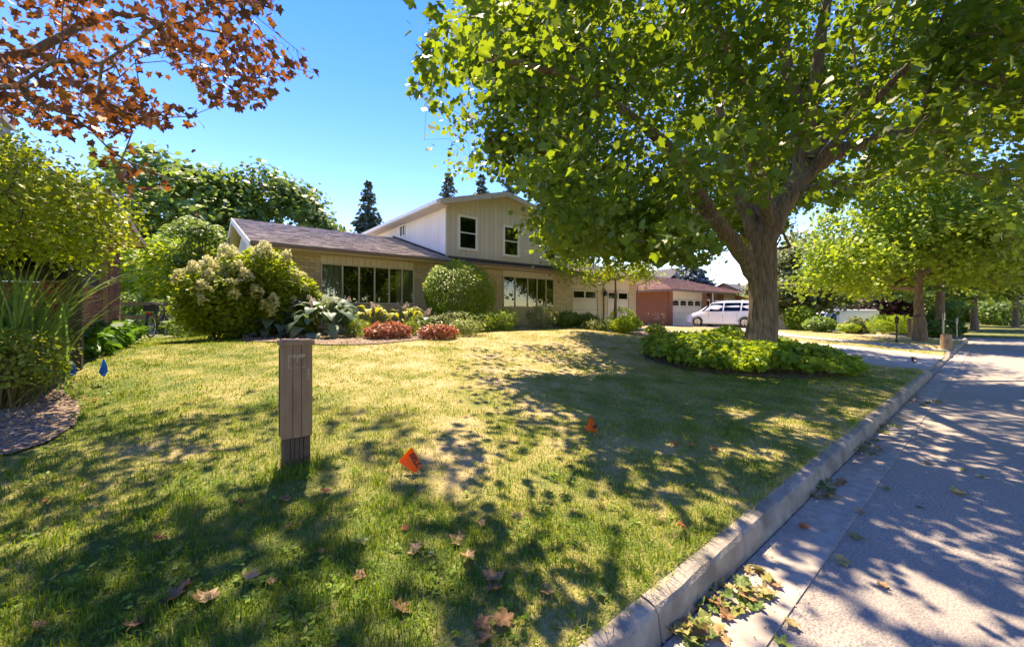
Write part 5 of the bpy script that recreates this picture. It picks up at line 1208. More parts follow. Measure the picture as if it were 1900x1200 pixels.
# wood mulch chips
def chips(name, poly, n, seed, label):
    g = np.random.default_rng(seed); lo = np.min(poly, 0); hi = np.max(poly, 0)
    q = g.uniform(lo, hi, (n*4, 2)); q = q[in_poly(q[:, 0], q[:, 1], poly)][:n]
    P = np.stack([q[:, 0], q[:, 1], H(q[:, 0], q[:, 1])+.028], 1)
    tag(link(name, leaf_mesh(name, P, g.uniform(.025, .065, len(P)), T_DIAM*np.array((1, 1, .4)), g.uniform(0, 1, len(P)), spread=1, droop=.05, upness=2.2, seed=seed), 'chip'), label, 'mulch', kind='stuff')
def weeds(n, seed):
    g = np.random.default_rng(seed); C_ = []
    while len(C_) < n:
        px_, py_ = g.uniform(-60, 1300), g.uniform(640, 1190); p = ground(px_, py_)
        if 1.2 < p[1] < 9.5 and p[0] < 8 and not any(in_poly(p[0], p[1], q)[0] for q in (BED1, BED2, BED3)): C_.append(p)
    C_ = np.array(C_); k = g.integers(5, 12, n); i = np.repeat(np.arange(n), k); a = g.uniform(0, 6.28, len(i)); d = np.stack([np.cos(a), np.sin(a), g.uniform(.0, .5, len(i))], 1)
    P = C_[i]+d*np.array((.008, .008, 0))+np.array((0, 0, .018)); S = g.uniform(.015, .038, len(i))
    tag(link('lawn_weeds', leaf_mesh('lawn_weeds', P, S, T_OVAL, np.clip(g.normal(.5, .25, len(i)), 0, 1), spread=.15, droop=.1, out=d*1.5, upness=1.5, seed=seed), 'lime_leaf'), 'small broad-leaved weeds scattered through the lawn', 'weeds', kind='stuff')
weeds(260, 77)
g = np.random.default_rng(78); n = 3600; gx = g.uniform(-1, 16, n); gy = np.where(g.uniform(size=n) < .45, .915-np.abs(g.normal(0, .05, n)), np.where(g.uniform(size=n) < .5, .635+g.normal(0, .03, n), g.uniform(-2.5, .62, n)))
tag(link('road_grit', leaf_mesh('road_grit', np.stack([gx, gy, np.where(gy > .63, .012, .004)], 1), g.uniform(.004, .016, n), T_DIAM*np.array((1.4, 1, .5)), g.uniform(0, 1, n), spread=1, droop=.05, upness=2.5, seed=79), 'chip'), 'grit and dry bits along the gutter and road', 'grit', kind='stuff')
chips('mulch_chips', BED1, 15000, 5, 'bark chips covering the front garden bed')
chips('mulch_chips', BED3, 7000, 6, 'bark chips under the left shrubs')

# ================================================================== GRASS
def blades(name, n_per_m2, zlo, zhi, hmin, hmax, wid, seed, label, bend=.5):
    g = np.random.default_rng(seed); lo = np.array((-4.0, 1.035)); hi = np.array((34, 13.4))
    x1 = min(34, zhi*1.5+1); area = (x1-lo[0])*(hi[1]-lo[1]); n = int(area*n_per_m2)
    x = g.uniform(lo[0], x1, n); y = g.uniform(lo[1], hi[1], n)
    px, py, Z = proj(np.stack([x, y, H(x, y)], 1)); m = (Z >= zlo) & (Z < zhi) & (px > -150) & (px < 2000) & (py < 1330)
    cb = np.mean(BED3, 0); bed3s = [(cb[0]+(a-cb[0])*.93, cb[1]+(b-cb[1])*.95) for a, b in BED3]
    for poly in (DRIVE1, DRIVE2, BED1, bed3s): m &= ~in_poly(x+.09*noise2(x, y, 9, 2), y+.10*noise2(x, y, 11, 5), poly)
    m &= ~in_poly(x, y, [(10.2+(a-10.2)*.9, 3.9+(b-3.9)*.9) for a, b in BED2])
    m &= ~((x > 27.6)); m &= ~((x > 1.2) & (x < 20.5) & (y > 13.1)); m &= ~((x < -1.15) & (y > 7.9))
    x, y = x[m], y[m]; d = dryness(x, y); k = g.uniform(size=len(x)) < (1-.55*np.clip((d-.55)*2.2, 0, 1)); x, y, d = x[k], y[k], d[k]
    n = len(x); z = H(x, y)
    h = g.uniform(hmin, hmax, n)*(1.15-.45*d)*(1+.3*noise2(x, y, 5, 1)+.3*noise2(x, y, 17, 4)); a = g.uniform(0, 6.283, n); b = g.uniform(.15, 1.0, n)*bend*h*(1+.8*d); w = wid*g.uniform(.7, 1.3, n)
    flat_ = g.uniform(size=n) < .28; h = np.where(flat_, h*.45, h); b = np.where(flat_, h*2.2, b)
    dx, dy = np.cos(a), np.sin(a); B = np.stack([x, y, z-.004], 1); D = np.stack([dx, dy, np.zeros(n)], 1); Pp = np.stack([-dy, dx, np.zeros(n)], 1); up = np.array((0, 0, 1.0))
    V = np.stack([B-Pp*w[:, None], B+Pp*w[:, None], B+D*(b*.35)[:, None]+up*(h*.62)[:, None]+Pp*(w*.75)[:, None], B+D*(b*.35)[:, None]+up*(h*.62)[:, None]-Pp*(w*.75)[:, None], B+D*b[:, None]+up*(h*np.clip(1-.35*b/h, .3, 1))[:, None]], 1)
    I0 = (np.arange(n)*5)[:, None]
    rv = np.clip(d*.92+g.normal(0, .25, n)-.03+np.where(flat_, .28, -.03), 0, 1)
    me = mesh_np(name, V.reshape(-1, 3), [I0+np.array([[0, 1, 2, 3]]), I0+np.array([[3, 2, 4]])], {'rnd': np.repeat(rv, 5)})
    return tag(link(name, me, 'grass_blade'), label, 'grass', kind='stuff')
blades('lawn_grass', 8500, 0, 2.6, .022, .054, .0021, 201, 'longer shaded grass blades nearest the camera', .7)
blades('lawn_grass', 4200, 2.6, 4.6, .02, .048, .0027, 202, 'lawn grass in front of and around the brown pedestal')
blades('lawn_grass', 1500, 4.6, 8, .016, .04, .0047, 203, 'lawn grass in the middle of the slope')
blades('lawn_grass', 800, 8, 14, .02, .05, .0065, 204, 'dry lawn grass below the garden bed')
blades('lawn_grass', 320, 14, 30, .02, .055, .011, 205, 'brown dry grass of the next-door lawn')
# longer unmown tufts round the pedestal and over the kerb edge
g = np.random.default_rng(210)
def tuft(cx, cy, n, rad, hh, seed):
    g = np.random.default_rng(seed); a = g.uniform(0, 6.28, n); r_ = rad*np.sqrt(g.uniform(0, 1, n)); return np.stack([cx+r_*np.cos(a), cy+r_*np.sin(a)], 1), g.uniform(.5, 1.2, n)*hh
ped_p = ground(549, 862)
A_, hA = tuft(ped_p[0]-.02, ped_p[1]-.12, 330, .20, .13, 1)
kx = g.uniform(-1.5, 12.5, 800); Bk = np.stack([kx, 1.0+np.abs(g.normal(.02, .03, len(kx)))*(1+.8*np.sin(kx*3.1)*np.sin(kx*1.3))], 1); hB = g.uniform(.03, .09, len(kx))
Q = np.concatenate([A_, Bk]); hh = np.concatenate([hA, hB]); n = len(Q); z = H(Q[:, 0], Q[:, 1])
a = np.concatenate([g.uniform(0, 6.28, len(A_)), g.normal(-math.pi/2, .8, len(Bk))]); b = hh*g.uniform(.2, 1.1, n); D = np.stack([np.cos(a), np.sin(a), 0*a], 1); Pp = np.stack([-np.sin(a), np.cos(a), 0*a], 1); w = np.full(n, .0022)
B = np.stack([Q[:, 0], Q[:, 1], z-.004], 1); up = np.array((0, 0, 1.0))
V = np.stack([B-Pp*w[:, None], B+Pp*w[:, None], B+D*(b*.35)[:, None]+up*(hh*.6)[:, None]+Pp*(w*.7)[:, None], B+D*(b*.35)[:, None]+up*(hh*.6)[:, None]-Pp*(w*.7)[:, None], B+D*b[:, None]+up*(hh*.75)[:, None]], 1)
I0 = (np.arange(n)*5)[:, None]; rv = np.concatenate([np.clip(g.normal(.2, .15, len(A_)), 0, 1), np.clip(g.normal(.7, .2, len(Bk)), 0, 1)])
tag(link('edge_grass', mesh_np('edge_grass', V.reshape(-1, 3), [I0+np.array([[0, 1, 2, 3]]), I0+np.array([[3, 2, 4]])], {'rnd': np.repeat(rv, 5)}), 'grass_blade'), 'long unmown blades round the pedestal and over the kerb', 'grass', kind='stuff')

# ================================================================== OBJECTS
# ---- brown telephone pedestal
ped = root('utility_pedestal', ped_p, 'brown metal utility pedestal with faded label standing in the lawn', 'utility box')
def local_prism(parent, outline, z0, z1, rot, name, material, bevel=.0):
    o = OFF[parent.name]; c, s = math.cos(rot), math.sin(rot)
    return MB().prism([(o[0]+x*c-y*s, o[1]+x*s+y*c, o[2]+z0) for x, y in outline], (0, 0, z1-z0)).build(name, material, parent)
PR = R(-3)      # the front looks squarely to the road
hw, hd = .108, .075
def fluted(w, d, ncol):
    """rectangular section whose front carries shallow vertical flutes"""
    pts = [(-w+.012, d), (-w, d-.012), (-w, -d+.02), (-w+.012, -d)]
    for k in range(ncol):
        x0 = -w+.02+k*(2*w-.04)/ncol; x1 = -w+.02+(k+1)*(2*w-.04)/ncol
        pts += [(x0+.002, -d), (x1-.004, -d)]
        if k < ncol-1: pts += [(x1-.002, -d+.008), (x1, -d+.008)]
    return pts+[(w-.012, -d), (w, -d+.02), (w, d-.012), (w-.012, d)]
local_prism(ped, fluted(hw-.012, hd-.012, 5), -.2, .36, PR, 'base', 'pedestal_base')
local_prism(ped, fluted(hw, hd, 3), .235, .945, PR, 'cover', 'pedestal_brown')
cp = local_prism(ped, [(-hw-.012, hd+.012), (-hw-.012, -hd-.006), (-hw+.01, -hd-.014), (hw-.01, -hd-.014), (hw+.012, -hd-.006), (hw+.012, hd+.012)], .945, .98, PR, 'cap', 'pedestal_brown')
local_prism(ped, [(-hw+.005, hd-.002), (-hw+.005, -hd+.006), (hw-.005, -hd+.006), (hw-.005, hd-.002)], 0.98, .986, PR, 'cap_top', 'pedestal_brown')
local_prism(ped, [(-hw-.005, hd-.03), (-hw-.005, hd-.055), (-hw+.0, hd-.055), (-hw+.0, hd-.03)], .24, .92, PR, 'side_rail', 'pedestal_base')
def ped_mark(x0, x1, z0, z1, material, name='worn_print', dep=.0012):
    o = OFF[ped.name]; c, s = math.cos(PR), math.sin(PR); y = -hd
    P_ = [(x0, y, z0), (x1, y, z0), (x1, y, z1), (x0, y, z1)]
    W = [(o[0]+x*c-yy*s, o[1]+x*s+yy*c, o[2]+z) for x, yy, z in P_]
    MB().prism(W, (dep*s, -dep*c, 0)).build(name, material, ped)
gp = random.Random(5)
lab = MB()
def label_mark(mb, x0, x1, z0, z1):
    o = OFF[ped.name]; c, s = math.cos(PR), math.sin(PR); y = -hd-.0004
    W = [(o[0]+x*c-y*s, o[1]+x*s+y*c, o[2]+z) for x, z in ((x0, z0), (x1, z0), (x1, z1), (x0, z1))]; mb.prism(W, (.001*s, -.001*c, 0))
fy_, ww_ = MB(), MB()
for k in range(26):
    x = -.055+k*.0042
    if gp.random() < .7: label_mark(fy_, x, x+gp.uniform(.002, .0042), .862-gp.uniform(0, .008), .872)
    if gp.random() < .6: label_mark(ww_, x, x+gp.uniform(.002, .0042), .768, .776+gp.uniform(0, .006))
for k in range(20):
    z = .772+k*.0048
    if gp.random() < .7: label_mark(fy_, -.062, -.058+gp.uniform(0, .003), z, z+.004)
    if gp.random() < .6: label_mark(fy_, .048, .052, z, z+.004)
    if gp.random() < .5: label_mark(ww_, -.049, -.047, z, z+.0035)
for k in range(9): label_mark(ww_, -.008+gp.uniform(0, .014), .0+gp.uniform(.002, .012), .806+k*.004, .809+k*.004)
for k in range(8): label_mark(fy_, -.03+k*.009, -.025+k*.009+gp.uniform(0, .002), .846+gp.uniform(0, .006), .856)
fy_.build('faded_label', 'faded_yellow', ped); ww_.build('label_residue', 'worn_white', ped)
nm = MB()    # cut-off pale characters at the right edge
for k in range(8):
    a0, a1 = math.pi/2+k*math.pi/8, math.pi/2+(k+1)*math.pi/8
    x0, z0, x1, z1 = .088+.014*math.cos(a0), .735+.02*math.sin(a0), .088+.014*math.cos(a1), .735+.02*math.sin(a1)
    label_mark(nm, min(x0, x1)-.0015, max(x0, x1)+.0015, min(z0, z1)-.001, max(z0, z1)+.001)
label_mark(nm, .073, .076, .675, .711); label_mark(nm, .076, .094, .708, .711); label_mark(nm, .076, .094, .675, .678)
nm.build('edge_lettering', 'faded_yellow', ped)
sc_ = MB()
for k in range(7): label_mark(sc_, -.07+k*.022, -.066+k*.022+gp.uniform(0, .006), .604, .6055)
label_mark(sc_, -.004, .012, .2365, .243); label_mark(sc_, -.02, -.012, .2365, .240)
sc_.build('scratches', 'worn_white', ped)

# ---- marker flags
def text_mesh(body, size, name):
    cu = bpy.data.curves.new(name, 'FONT'); cu.body = body; cu.size = size; cu.align_x = 'CENTER'; cu.align_y = 'CENTER'
    try: cu.offset = size*.022
    except Exception: pass
    o = bpy.data.objects.new('tmp_text', cu); COL.objects.link(o); bpy.context.view_layer.update()
    me = bpy.data.meshes.new_from_object(o.evaluated_get(bpy.context.evaluated_depsgraph_get())); bpy.data.objects.remove(o); bpy.data.curves.remove(cu); me.name = name
    return me
def flag(label, base, top, corners, material, text=None, tang=0, group=None, tsize=.03):
    """wire stake and a thin bent flag; corners as (right, up) offsets in the plane facing the viewer"""
    base = np.array(base); r = root('marker_flag', base, label, 'flag', group)
    Rv = np.array((SF, -CF, 0.0)); Up = np.array((0, 0, 1.0)); Fv = np.array((CF, SF, 0))
    corners = [(a_*1.35, b_*1.35) for a_, b_ in corners]; tsize *= 1.35
    topv = base+top[0]*Rv+np.array((0, 0, top[1])); MB().tube([base-(0, 0, .05), base*.5+topv*.5+.004*Rv, topv], .0016, 5).build('stake', 'wire', r)
    vs = []; fs = []; n = 6; c = [np.array(q) for q in corners]
    for th in (0, .0012):
        for i in range(n+1):
            for j in range(n+1):
                u, v = i/n, j/n; p = (c[0]*(1-u)+c[1]*u)*(1-v)+(c[3]*(1-u)+c[2]*u)*v
                vs.append(topv+p[0]*Rv+p[1]*Up+Fv*(.010*math.sin(u*4+v*2)+th))
    m_ = (n+1)**2
    for k in range(2):
        for i in range(n):
            for j in range(n): a = k*m_+i*(n+1)+j; fs.append((a, a+1, a+n+2, a+n+1) if k else (a, a+n+1, a+n+2, a+1))
    fl = MB().add(vs, fs).build('flag_cloth', material, r, smooth=True)
    if text:
        me = text_mesh(text, tsize, 'flag_print'); cen = topv+sum(c)[0]/4*Rv+sum(c)[1]/4*Up
        ca, sa = math.cos(tang), math.sin(tang); ex = ca*Rv+sa*Up; ey = -sa*Rv+ca*Up
        co = np.empty(len(me.vertices)*3); me.vertices.foreach_get('co', co); co = co.reshape(-1, 3)
        def bend(q):
            d = q-topv; u_ = d@Rv; v_ = d@Up
            return .0
        W = cen+co[:, :1]*ex+(co[:, 1:2]+tsize*.55)*ey-Fv*.0115-OFF[r.name]
        me.vertices.foreach_set('co', W.astype(np.float32).ravel()); me.update(); ob = link('flag_print', me, 'black_print', fl)
    return r
flag('orange marker flag lettered in black nearest the pedestal', ground(777, 878), (-.055, .20), [(.0, .0), (.055, -.105), (.025, -.145), (-.075, -.085)][::1], 'orange_flag', 'BELL', R(-58), 'orange marker flags', .042)
flag('smaller orange marker flag farther out on the lawn by the tree shade', ground(1097, 803), (.004, .175), [(0, 0), (.045, -.125), (.0, -.118), (-.055, -.115)], 'orange_flag', 'B', R(-70), 'orange marker flags', .05)
flag('left blue marker flag half hidden by the spirea', ground(131, 712), (.002, .30), [(0, 0), (.055, -.13), (.02, -.15), (-.025, -.155)], 'blue_flag', None, 0, 'blue marker flags')
flag('right blue marker flag standing clear on the lawn', ground(192, 714), (-.004, .33), [(0, 0), (.05, -.12), (.015, -.17), (-.05, -.13)], 'blue_flag', None, 0, 'blue marker flags')

# ---- cars
def wheel(parent, c, axis, r_, w, spokes=5):
    """tyre with alloy rim and spokes; axis: unit vector out of the car side"""
    c = np.array(c, float); ax = np.array(axis, float); a = np.array((0, 0, 1.0)); b = np.cross(ax, a)
    wh = MB(); n = 28; prof = [(-w/2, r_*.66), (-w/2, r_*.93), (-w*.35, r_), (w*.35, r_), (w/2, r_*.93), (w/2, r_*.66)]
    vs = [c+ax*p+q*(math.cos(2*math.pi*k/n)*a+math.sin(2*math.pi*k/n)*b) for k in range(n) for p, q in prof]; m_ = len(prof)
    fs = [(k*m_+j, k*m_+j+1, ((k+1) % n)*m_+j+1, ((k+1) % n)*m_+j) for k in range(n) for j in range(m_-1)]
    t = wh.add(vs, fs).build('wheel', 'rubber', parent, smooth=True)
    MB().tube([c-ax*w*.3, c+ax*w*.18], r_*.66, 24).build('wheel_well_disc', 'rubber', t)
    rim = MB().tube([c+ax*w*.30, c+ax*w*.44], r_*.14, 12)
    for k in range(spokes):
        an = 2*math.pi*k/spokes; d = math.cos(an)*a+math.sin(an)*b; e = np.cross(ax, d)
        p = [c+d*r_*.1-e*r_*.10, c+d*r_*.66-e*r_*.13, c+d*r_*.66+e*r_*.13, c+d*r_*.1+e*r_*.10]
        rim.prism([q+ax*w*.30 for q in p], ax*w*.13)
    vs = [c+ax*w*o_+r_*q*(math.cos(2*math.pi*k/24)*a+math.sin(2*math.pi*k/24)*b) for k in range(24) for o_, q in ((.22, .62), (.47, .62), (.47, .68), (.22, .68))]
    rim.add(vs, [(k*4+j, k*4+(j+1) % 4, ((k+1) % 24)*4+(j+1) % 4, ((k+1) % 24)*4+j) for k in range(24) for j in range(4)])
    rim.build('rim', 'alloy', t)
    return t
def loft(sections, n):
    vs = [p for s in sections for p in s]; fs = []
    for i in range(len(sections)-1):
        for k in range(n): k2 = (k+1) % n; fs.append((i*n+k, i*n+k2, (i+1)*n+k2, (i+1)*n+k))
    fs += [tuple(range(n))[::-1], tuple((len(sections)-1)*n+k for k in range(n))]
    return vs, fs
def car(name, label, nose, heading, stations, wheelx, wr, material, glass_side, details, cat, width):
    """stations: (s, z_low, z_belt, z_top, half width low/belt, half width top); s measured back from the nose"""
    r = root(name, nose, label, cat); o = np.array(nose, float)
    f = np.array((math.cos(heading), math.sin(heading), 0.0)); l = np.array((-f[1], f[0], 0))     # forward, left
    def W(s, y, z): return o-f*s+l*y+np.array((0, 0, z))
    secs = []
    for (s, zl, zb_, zt, wb, wt) in stations:
        half = [(0, zl), (wb*.90, zl), (wb*.985, zl+.07), (wb, zl+(zb_-zl)*.45), (wb*.975, zb_), ((wb*.975+wt)/2+.01, (zb_+zt)/2), (wt, zt-.06), (wt*.82, zt-.008), (0, zt)]
        ring = [(y, z) for y, z in half]+[(-y, z) for y, z in half[-2:0:-1]]
        secs.append([W(s, y, z) for y, z in ring])
    vs, fs = loft(secs, len(secs[0])); body = MB().add(vs, fs).build('body', material, r, smooth=True)
    md = body.modifiers.new('edge', 'EDGE_SPLIT'); md.split_angle = R(38)
    for side in (1, -1):
        for poly in glass_side:
            pts = []
            for s, z in poly:
                sa = sorted(stations, key=lambda q: q[0]); ss = [q[0] for q in sa]
                zb_, zt, wb, wt = (np.interp(s, ss, [q[k] for q in sa]) for k in (2, 3, 4, 5)); t = np.clip((z-zb_)/max(zt-.06-zb_, .05), 0, 1)
                y = wb*.975+(wt-wb*.975)*t+.02*math.sin(math.pi*t)*.5+.012; pts.append(W(s, side*y, z))
            MB().prism(pts, l*side*.006).build('side_window', 'car_glass', r)
        for s in wheelx:
            c = W(s, side*(width/2-.075), wr); wheel(r, c, l*side, wr, .22)
            n = 20; a0 = [c+l*side*.118+f*math.cos(math.pi*k/n)*(wr+.055)+np.array((0, 0, 1))*math.sin(math.pi*k/n)*(wr+.055) for k in range(n+1)]
            b0_ = [c+l*side*.118+f*math.cos(math.pi*k/n)*(wr+.02)+np.array((0, 0, 1))*math.sin(math.pi*k/n)*(wr+.02) for k in range(n+1)]
            MB().prism(a0+b0_[::-1], l*side*.012).build('wheel_arch', 'rubber', r)
    details(r, W, f, l)
    return r
def minivan_details(r, W, f, l):
    for sd in (1, -1):
        MB().tube([W(1.62, sd*.93, 1.02), W(1.60, sd*1.06, 1.06)], .02, 6).build('mirror_arm', 'car_white', r)
        b = MB(); b.prism([W(1.52, sd*1.00, .99), W(1.70, sd*1.00, .99), W(1.72, sd*1.00, 1.14), W(1.56, sd*1.00, 1.14)], l*sd*.17).build('wing_mirror', 'car_white', r)
        for s in (2.58, 3.0): MB().tube([W(s, sd*.985, .90), W(s+.08, sd*1.02, .905), W(s+.2, sd*.985, .90)], .014, 6).build('door_handle', 'car_white', r)
        MB().prism([W(.06, sd*.55, .66), W(.30, sd*.84, .70), W(.62, sd*.945, .82), W(.30, sd*.86, .82), W(.10, sd*.6, .76)], l*sd*.02+f*.015).build('headlight', 'lamp_clear', r)
        MB().prism([W(5.0, sd*.80, .85), W(5.07, sd*.70, .85), W(5.03, sd*.68, 1.15), W(4.93, sd*.80, 1.15)], l*sd*.06-f*.02).build('tail_light', 'tail_red', r)
        for s in (1.72, 2.66, 3.55): MB().prism([W(s, sd*.985, .36), W(s+.008, sd*.985, .36), W(s+.008, sd*.975, .98), W(s, sd*.975, .98)], l*sd*.010).build('door_gap', 'rubber', r)
        MB().tube([W(2.0, sd*.60, 1.745), W(2.1, sd*.60, 1.775), W(4.4, sd*.60, 1.765), W(4.5, sd*.60, 1.73)], .016, 6).build('roof_rail', 'alloy', r)
    MB().prism([W(.98, -.72, 1.06), W(.98, .72, 1.06), W(1.86, .58, 1.63), W(1.86, -.58, 1.63)], f*.03+np.array((0, 0, .035))).build('windscreen', 'car_glass', r)
    MB().prism([W(-.02, -.45, .45), W(-.02, .45, .45), W(-.01, .4, .62), W(-.01, -.4, .62)], f*.02).build('grille', 'black_metal', r)
vn = np.array((28.55, 14.25, Hs(28.5, 12.5)+.02))
car('minivan', 'white minivan parked nose-in on the drive before the cream garage door', vn, R(90),
    [(0.0, .28, .55, .62, .62, .55), (.10, .22, .66, .76, .80, .66), (.35, .20, .78, .90, .92, .76), (.9, .20, .92, 1.06, .985, .80), (1.35, .20, .98, 1.36, .99, .76), (1.85, .20, 1.0, 1.66, .99, .72), (2.5, .20, 1.02, 1.745, .99, .72), (3.6, .20, 1.03, 1.745, .99, .72), (4.5, .20, 1.04, 1.70, .985, .70), (4.9, .24, 1.04, 1.62, .95, .68), (5.08, .34, 1.0, 1.20, .86, .70)],
    (.98, 4.02), .335, 'car_white',
    [[(1.20, 1.05), (1.72, 1.05), (1.72, 1.52), (1.60, 1.46)], [(1.78, 1.05), (2.62, 1.06), (2.62, 1.62), (1.92, 1.60), (1.78, 1.55)], [(2.72, 1.07), (3.72, 1.08), (3.72, 1.62), (2.72, 1.63)], [(3.82, 1.09), (4.78, 1.12), (4.70, 1.53), (3.82, 1.61)]],
    minivan_details, 'car', 1.98)
def cargo_details(r, W, f, l):
    for sd in (1, -1):
        MB().prism([W(2.0, sd*1.012, 1.0), W(5.1, sd*1.012, 1.0), W(5.1, sd*.965, 1.85), W(2.0, sd*.965, 1.85)], l*sd*.012).build('side_panel', 'van_white', r)
        MB().prism([W(1.35, sd*1.0, 1.1), W(1.52, sd*1.0, 1.1), W(1.52, sd*1.0, 1.45), W(1.38, sd*1.0, 1.45)], l*sd*.2).build('wing_mirror', 'black_metal', r)
        MB().tube([W(1.9, sd*.75, 2.17), W(1.9, sd*.75, 2.25), W(5.3, sd*.75, 2.25), W(5.3, sd*.75, 2.17)], .025, 6).build('roof_rail', 'black_metal', r)
    for s in (2.0, 2.8, 3.6, 4.4, 5.2): MB().tube([W(s, -.75, 2.25), W(s, .75, 2.25)], .02, 6).build('rack_bar', 'black_metal', r)
vq = at(1516, 578, 35); vq = np.array((vq[0]-.6, vq[1]+.6, -.52))
dirr = math.atan2(CF, -SF)
car('cargo_van', 'long white cargo van with roof rack behind the garden shrubs', vq, dirr,
    [(0, .35, .7, .85, .7, .6), (.15, .25, .9, 1.0, .92, .7), (.7, .25, 1.05, 1.15, 1.0, .8), (1.1, .25, 1.15, 1.55, 1.02, .8), (1.6, .25, 1.2, 2.05, 1.02, .86), (2.1, .25, 1.2, 2.16, 1.02, .9), (5.4, .28, 1.2, 2.16, 1.02, .9), (5.6, .4, 1.2, 2.08, .98, .86)],
    (.95, 4.5), .36, 'van_white', [[(1.15, 1.22), (1.85, 1.22), (1.85, 1.82), (1.6, 1.80)]], cargo_details, 'van', 2.04)

# ---- bicycle beside the left house
bk = root('bicycle', ground(270, 628), 'dark bicycle with rear bag and red light parked by the hedge', 'bicycle')
bo = OFF[bk.name]; bh = HEAD+R(22); bf = np.array((math.cos(bh), math.sin(bh), 0)); bl = np.array((-bf[1], bf[0], 0)); sc = .88
def bw(s, y, z): return bo+(bf*s+bl*y+np.array((0, 0, z)))*sc
def ring_pts(c, r_, n=26): return [c+(bf*math.cos(2*math.pi*k/n)+np.array((0, 0, 1))*math.sin(2*math.pi*k/n))*r_*sc for k in range(n+1)]
for s in (.33, 1.38):
    c = bw(s, 0, .34); t = MB().tube(ring_pts(c, .325), .021*sc, 8, cap=False).build('wheel', 'rubber', bk, smooth=True)
    MB().tube(ring_pts(c, .30), .009, 6, cap=False).build('rim', 'alloy', t)
    spk = MB(); 
    for k in range(14):
        a = 2*math.pi*k/14; spk.tube([c, c+(bf*math.cos(a)+np.array((0, 0, 1))*math.sin(a))*.30*sc], .0015, 3, cap=False)
    spk.tube([c-bl*.05, c+bl*.05], .02, 8); spk.build('spokes', 'alloy', t)
MB().tube([bw(.33, 0, .34), bw(.78, 0, .30), bw(1.22, 0, .72)], .017, 8).tube([bw(.33, 0, .34), bw(.62, 0, .80)], .012, 8).tube([bw(.78, 0, .30), bw(.60, 0, .88)], .017, 8).tube([bw(.62, 0, .78), bw(1.20, 0, .86)], .017, 8).tube([bw(1.18, 0, .94), bw(1.24, 0, .70), bw(1.38, 0, .34)], .016, 8).build('frame', 'black_metal', bk)
MB().tube([bw(.44, 0, .95), bw(.58, 0, .96), bw(.74, 0, .94)], [.075, .06, .02], 8).build('saddle', 'rubber', bk, smooth=True)
MB().tube([bw(1.02, .31, 1.06), bw(1.14, .22, 1.06), bw(1.18, 0, 1.0), bw(1.14, -.22, 1.06), bw(1.02, -.31, 1.06)], .014, 8).build('handlebar', 'black_metal', bk)
MB().prism([bw(.18, -.13, .78), bw(.52, -.13, .78), bw(.50, -.13, .96), bw(.20, -.13, .96)], bl*.26*sc).build('rear_bag', 'rubber', bk)
MB().prism([bw(.155, -.06, .70), bw(.175, -.06, .70), bw(.175, -.06, .745), bw(.155, -.06, .745)], bl*.12*sc).build('rear_light', 'tail_red', bk)
MB().tube([bw(.10, 0, .62), bw(.2, 0, .70), bw(.36, 0, .72)], .03, 6).tube([bw(.02, 0, .30), bw(.04, 0, .48), bw(.10, 0, .62)], .028, 6).build('mudguard', 'black_metal', bk)
MB().tube([bw(.78, .02, .30), bw(.70, .12, .17)], .010, 6).box(*(lambda p: (p[0]-.04, p[0]+.04, p[1]-.03, p[1]+.03, p[2]-.012, p[2]+.012))(bw(.70, .15, .17))).build('pedal', 'black_metal', bk)
# low rail fence behind the bicycle
fn = root('rail_fence', (-.9, 15.2, .75), 'low grey rail fence between the two houses behind the bike', 'fence')
for xx in (-1.6, -.2, 1.2): MB().box(xx-.04, xx+.04, 15.2, 15.28, .4, 1.72).build('fence_post', 'wood_post', fn)
for zz in (1.62, 1.25): MB().box(-1.7, 1.3, 15.16, 15.198, zz, zz+.09).build('fence_rail', 'wood_post', fn)

# ---- small things on the right
lp = root('garden_lamp', ground(1664, 635), 'black garden lamp post on the dry lawn across the drives', 'lamp post')
q = OFF[lp.name]
MB().tube([q-(0, 0, .1), q+(0, 0, .78)], .028, 10).tube([q, q+(0, 0, .08)], .05, 10).build('post', 'black_metal', lp)
MB().tube([q+(0, 0, .80), q+(0, 0, .98)], [.05, .075], 6).build('lantern_glass', 'car_glass', lp)
MB().tube([q+(0, 0, .77), q+(0, 0, .80)], .07, 6).tube([q+(0, 0, .98), q+(0, 0, 1.03), q+(0, 0, 1.09)], [.10, .05, .012], 6).build('lantern_cap', 'black_metal', lp)
for k in range(6):
    a = k*math.pi/3; MB().tube([q+(.05*math.cos(a), .05*math.sin(a), .80), q+(.076*math.cos(a), .076*math.sin(a), .98)], .006, 4).build('lantern_bar', 'black_metal', lp)
for px_, py_, Z_, hh_, lab in ((1750, 637, 15.9, 1.22, 'grey metal sign post at the kerb beside the paper bag'), (1775, 622, 21.5, .95, 'thin grey sign post farther along by the side road')):
    p = on(px_, Z_); sg = root('sign_post', p, lab, 'sign post', 'grey sign posts')
    MB().tube([p-(0, 0, .1), p+(0, 0, hh_)], .03, 8).build('post', 'galvanised', sg)
    MB().box(p[0]-.14, p[0]+.14, p[1]-.045, p[1]-.033, p[2]+hh_-.28, p[2]+hh_+.02).build('sign_plate', 'galvanised', sg)
pb = ground(1765, 649); bag = root('paper_bag', (pb[0], pb[1]+.12, Hs(pb[0], pb[1]+.12)), 'brown paper yard-waste bag standing at the kerb', 'bag')
q = OFF[bag.name]; secs = []; rg_ = np.random.default_rng(4)
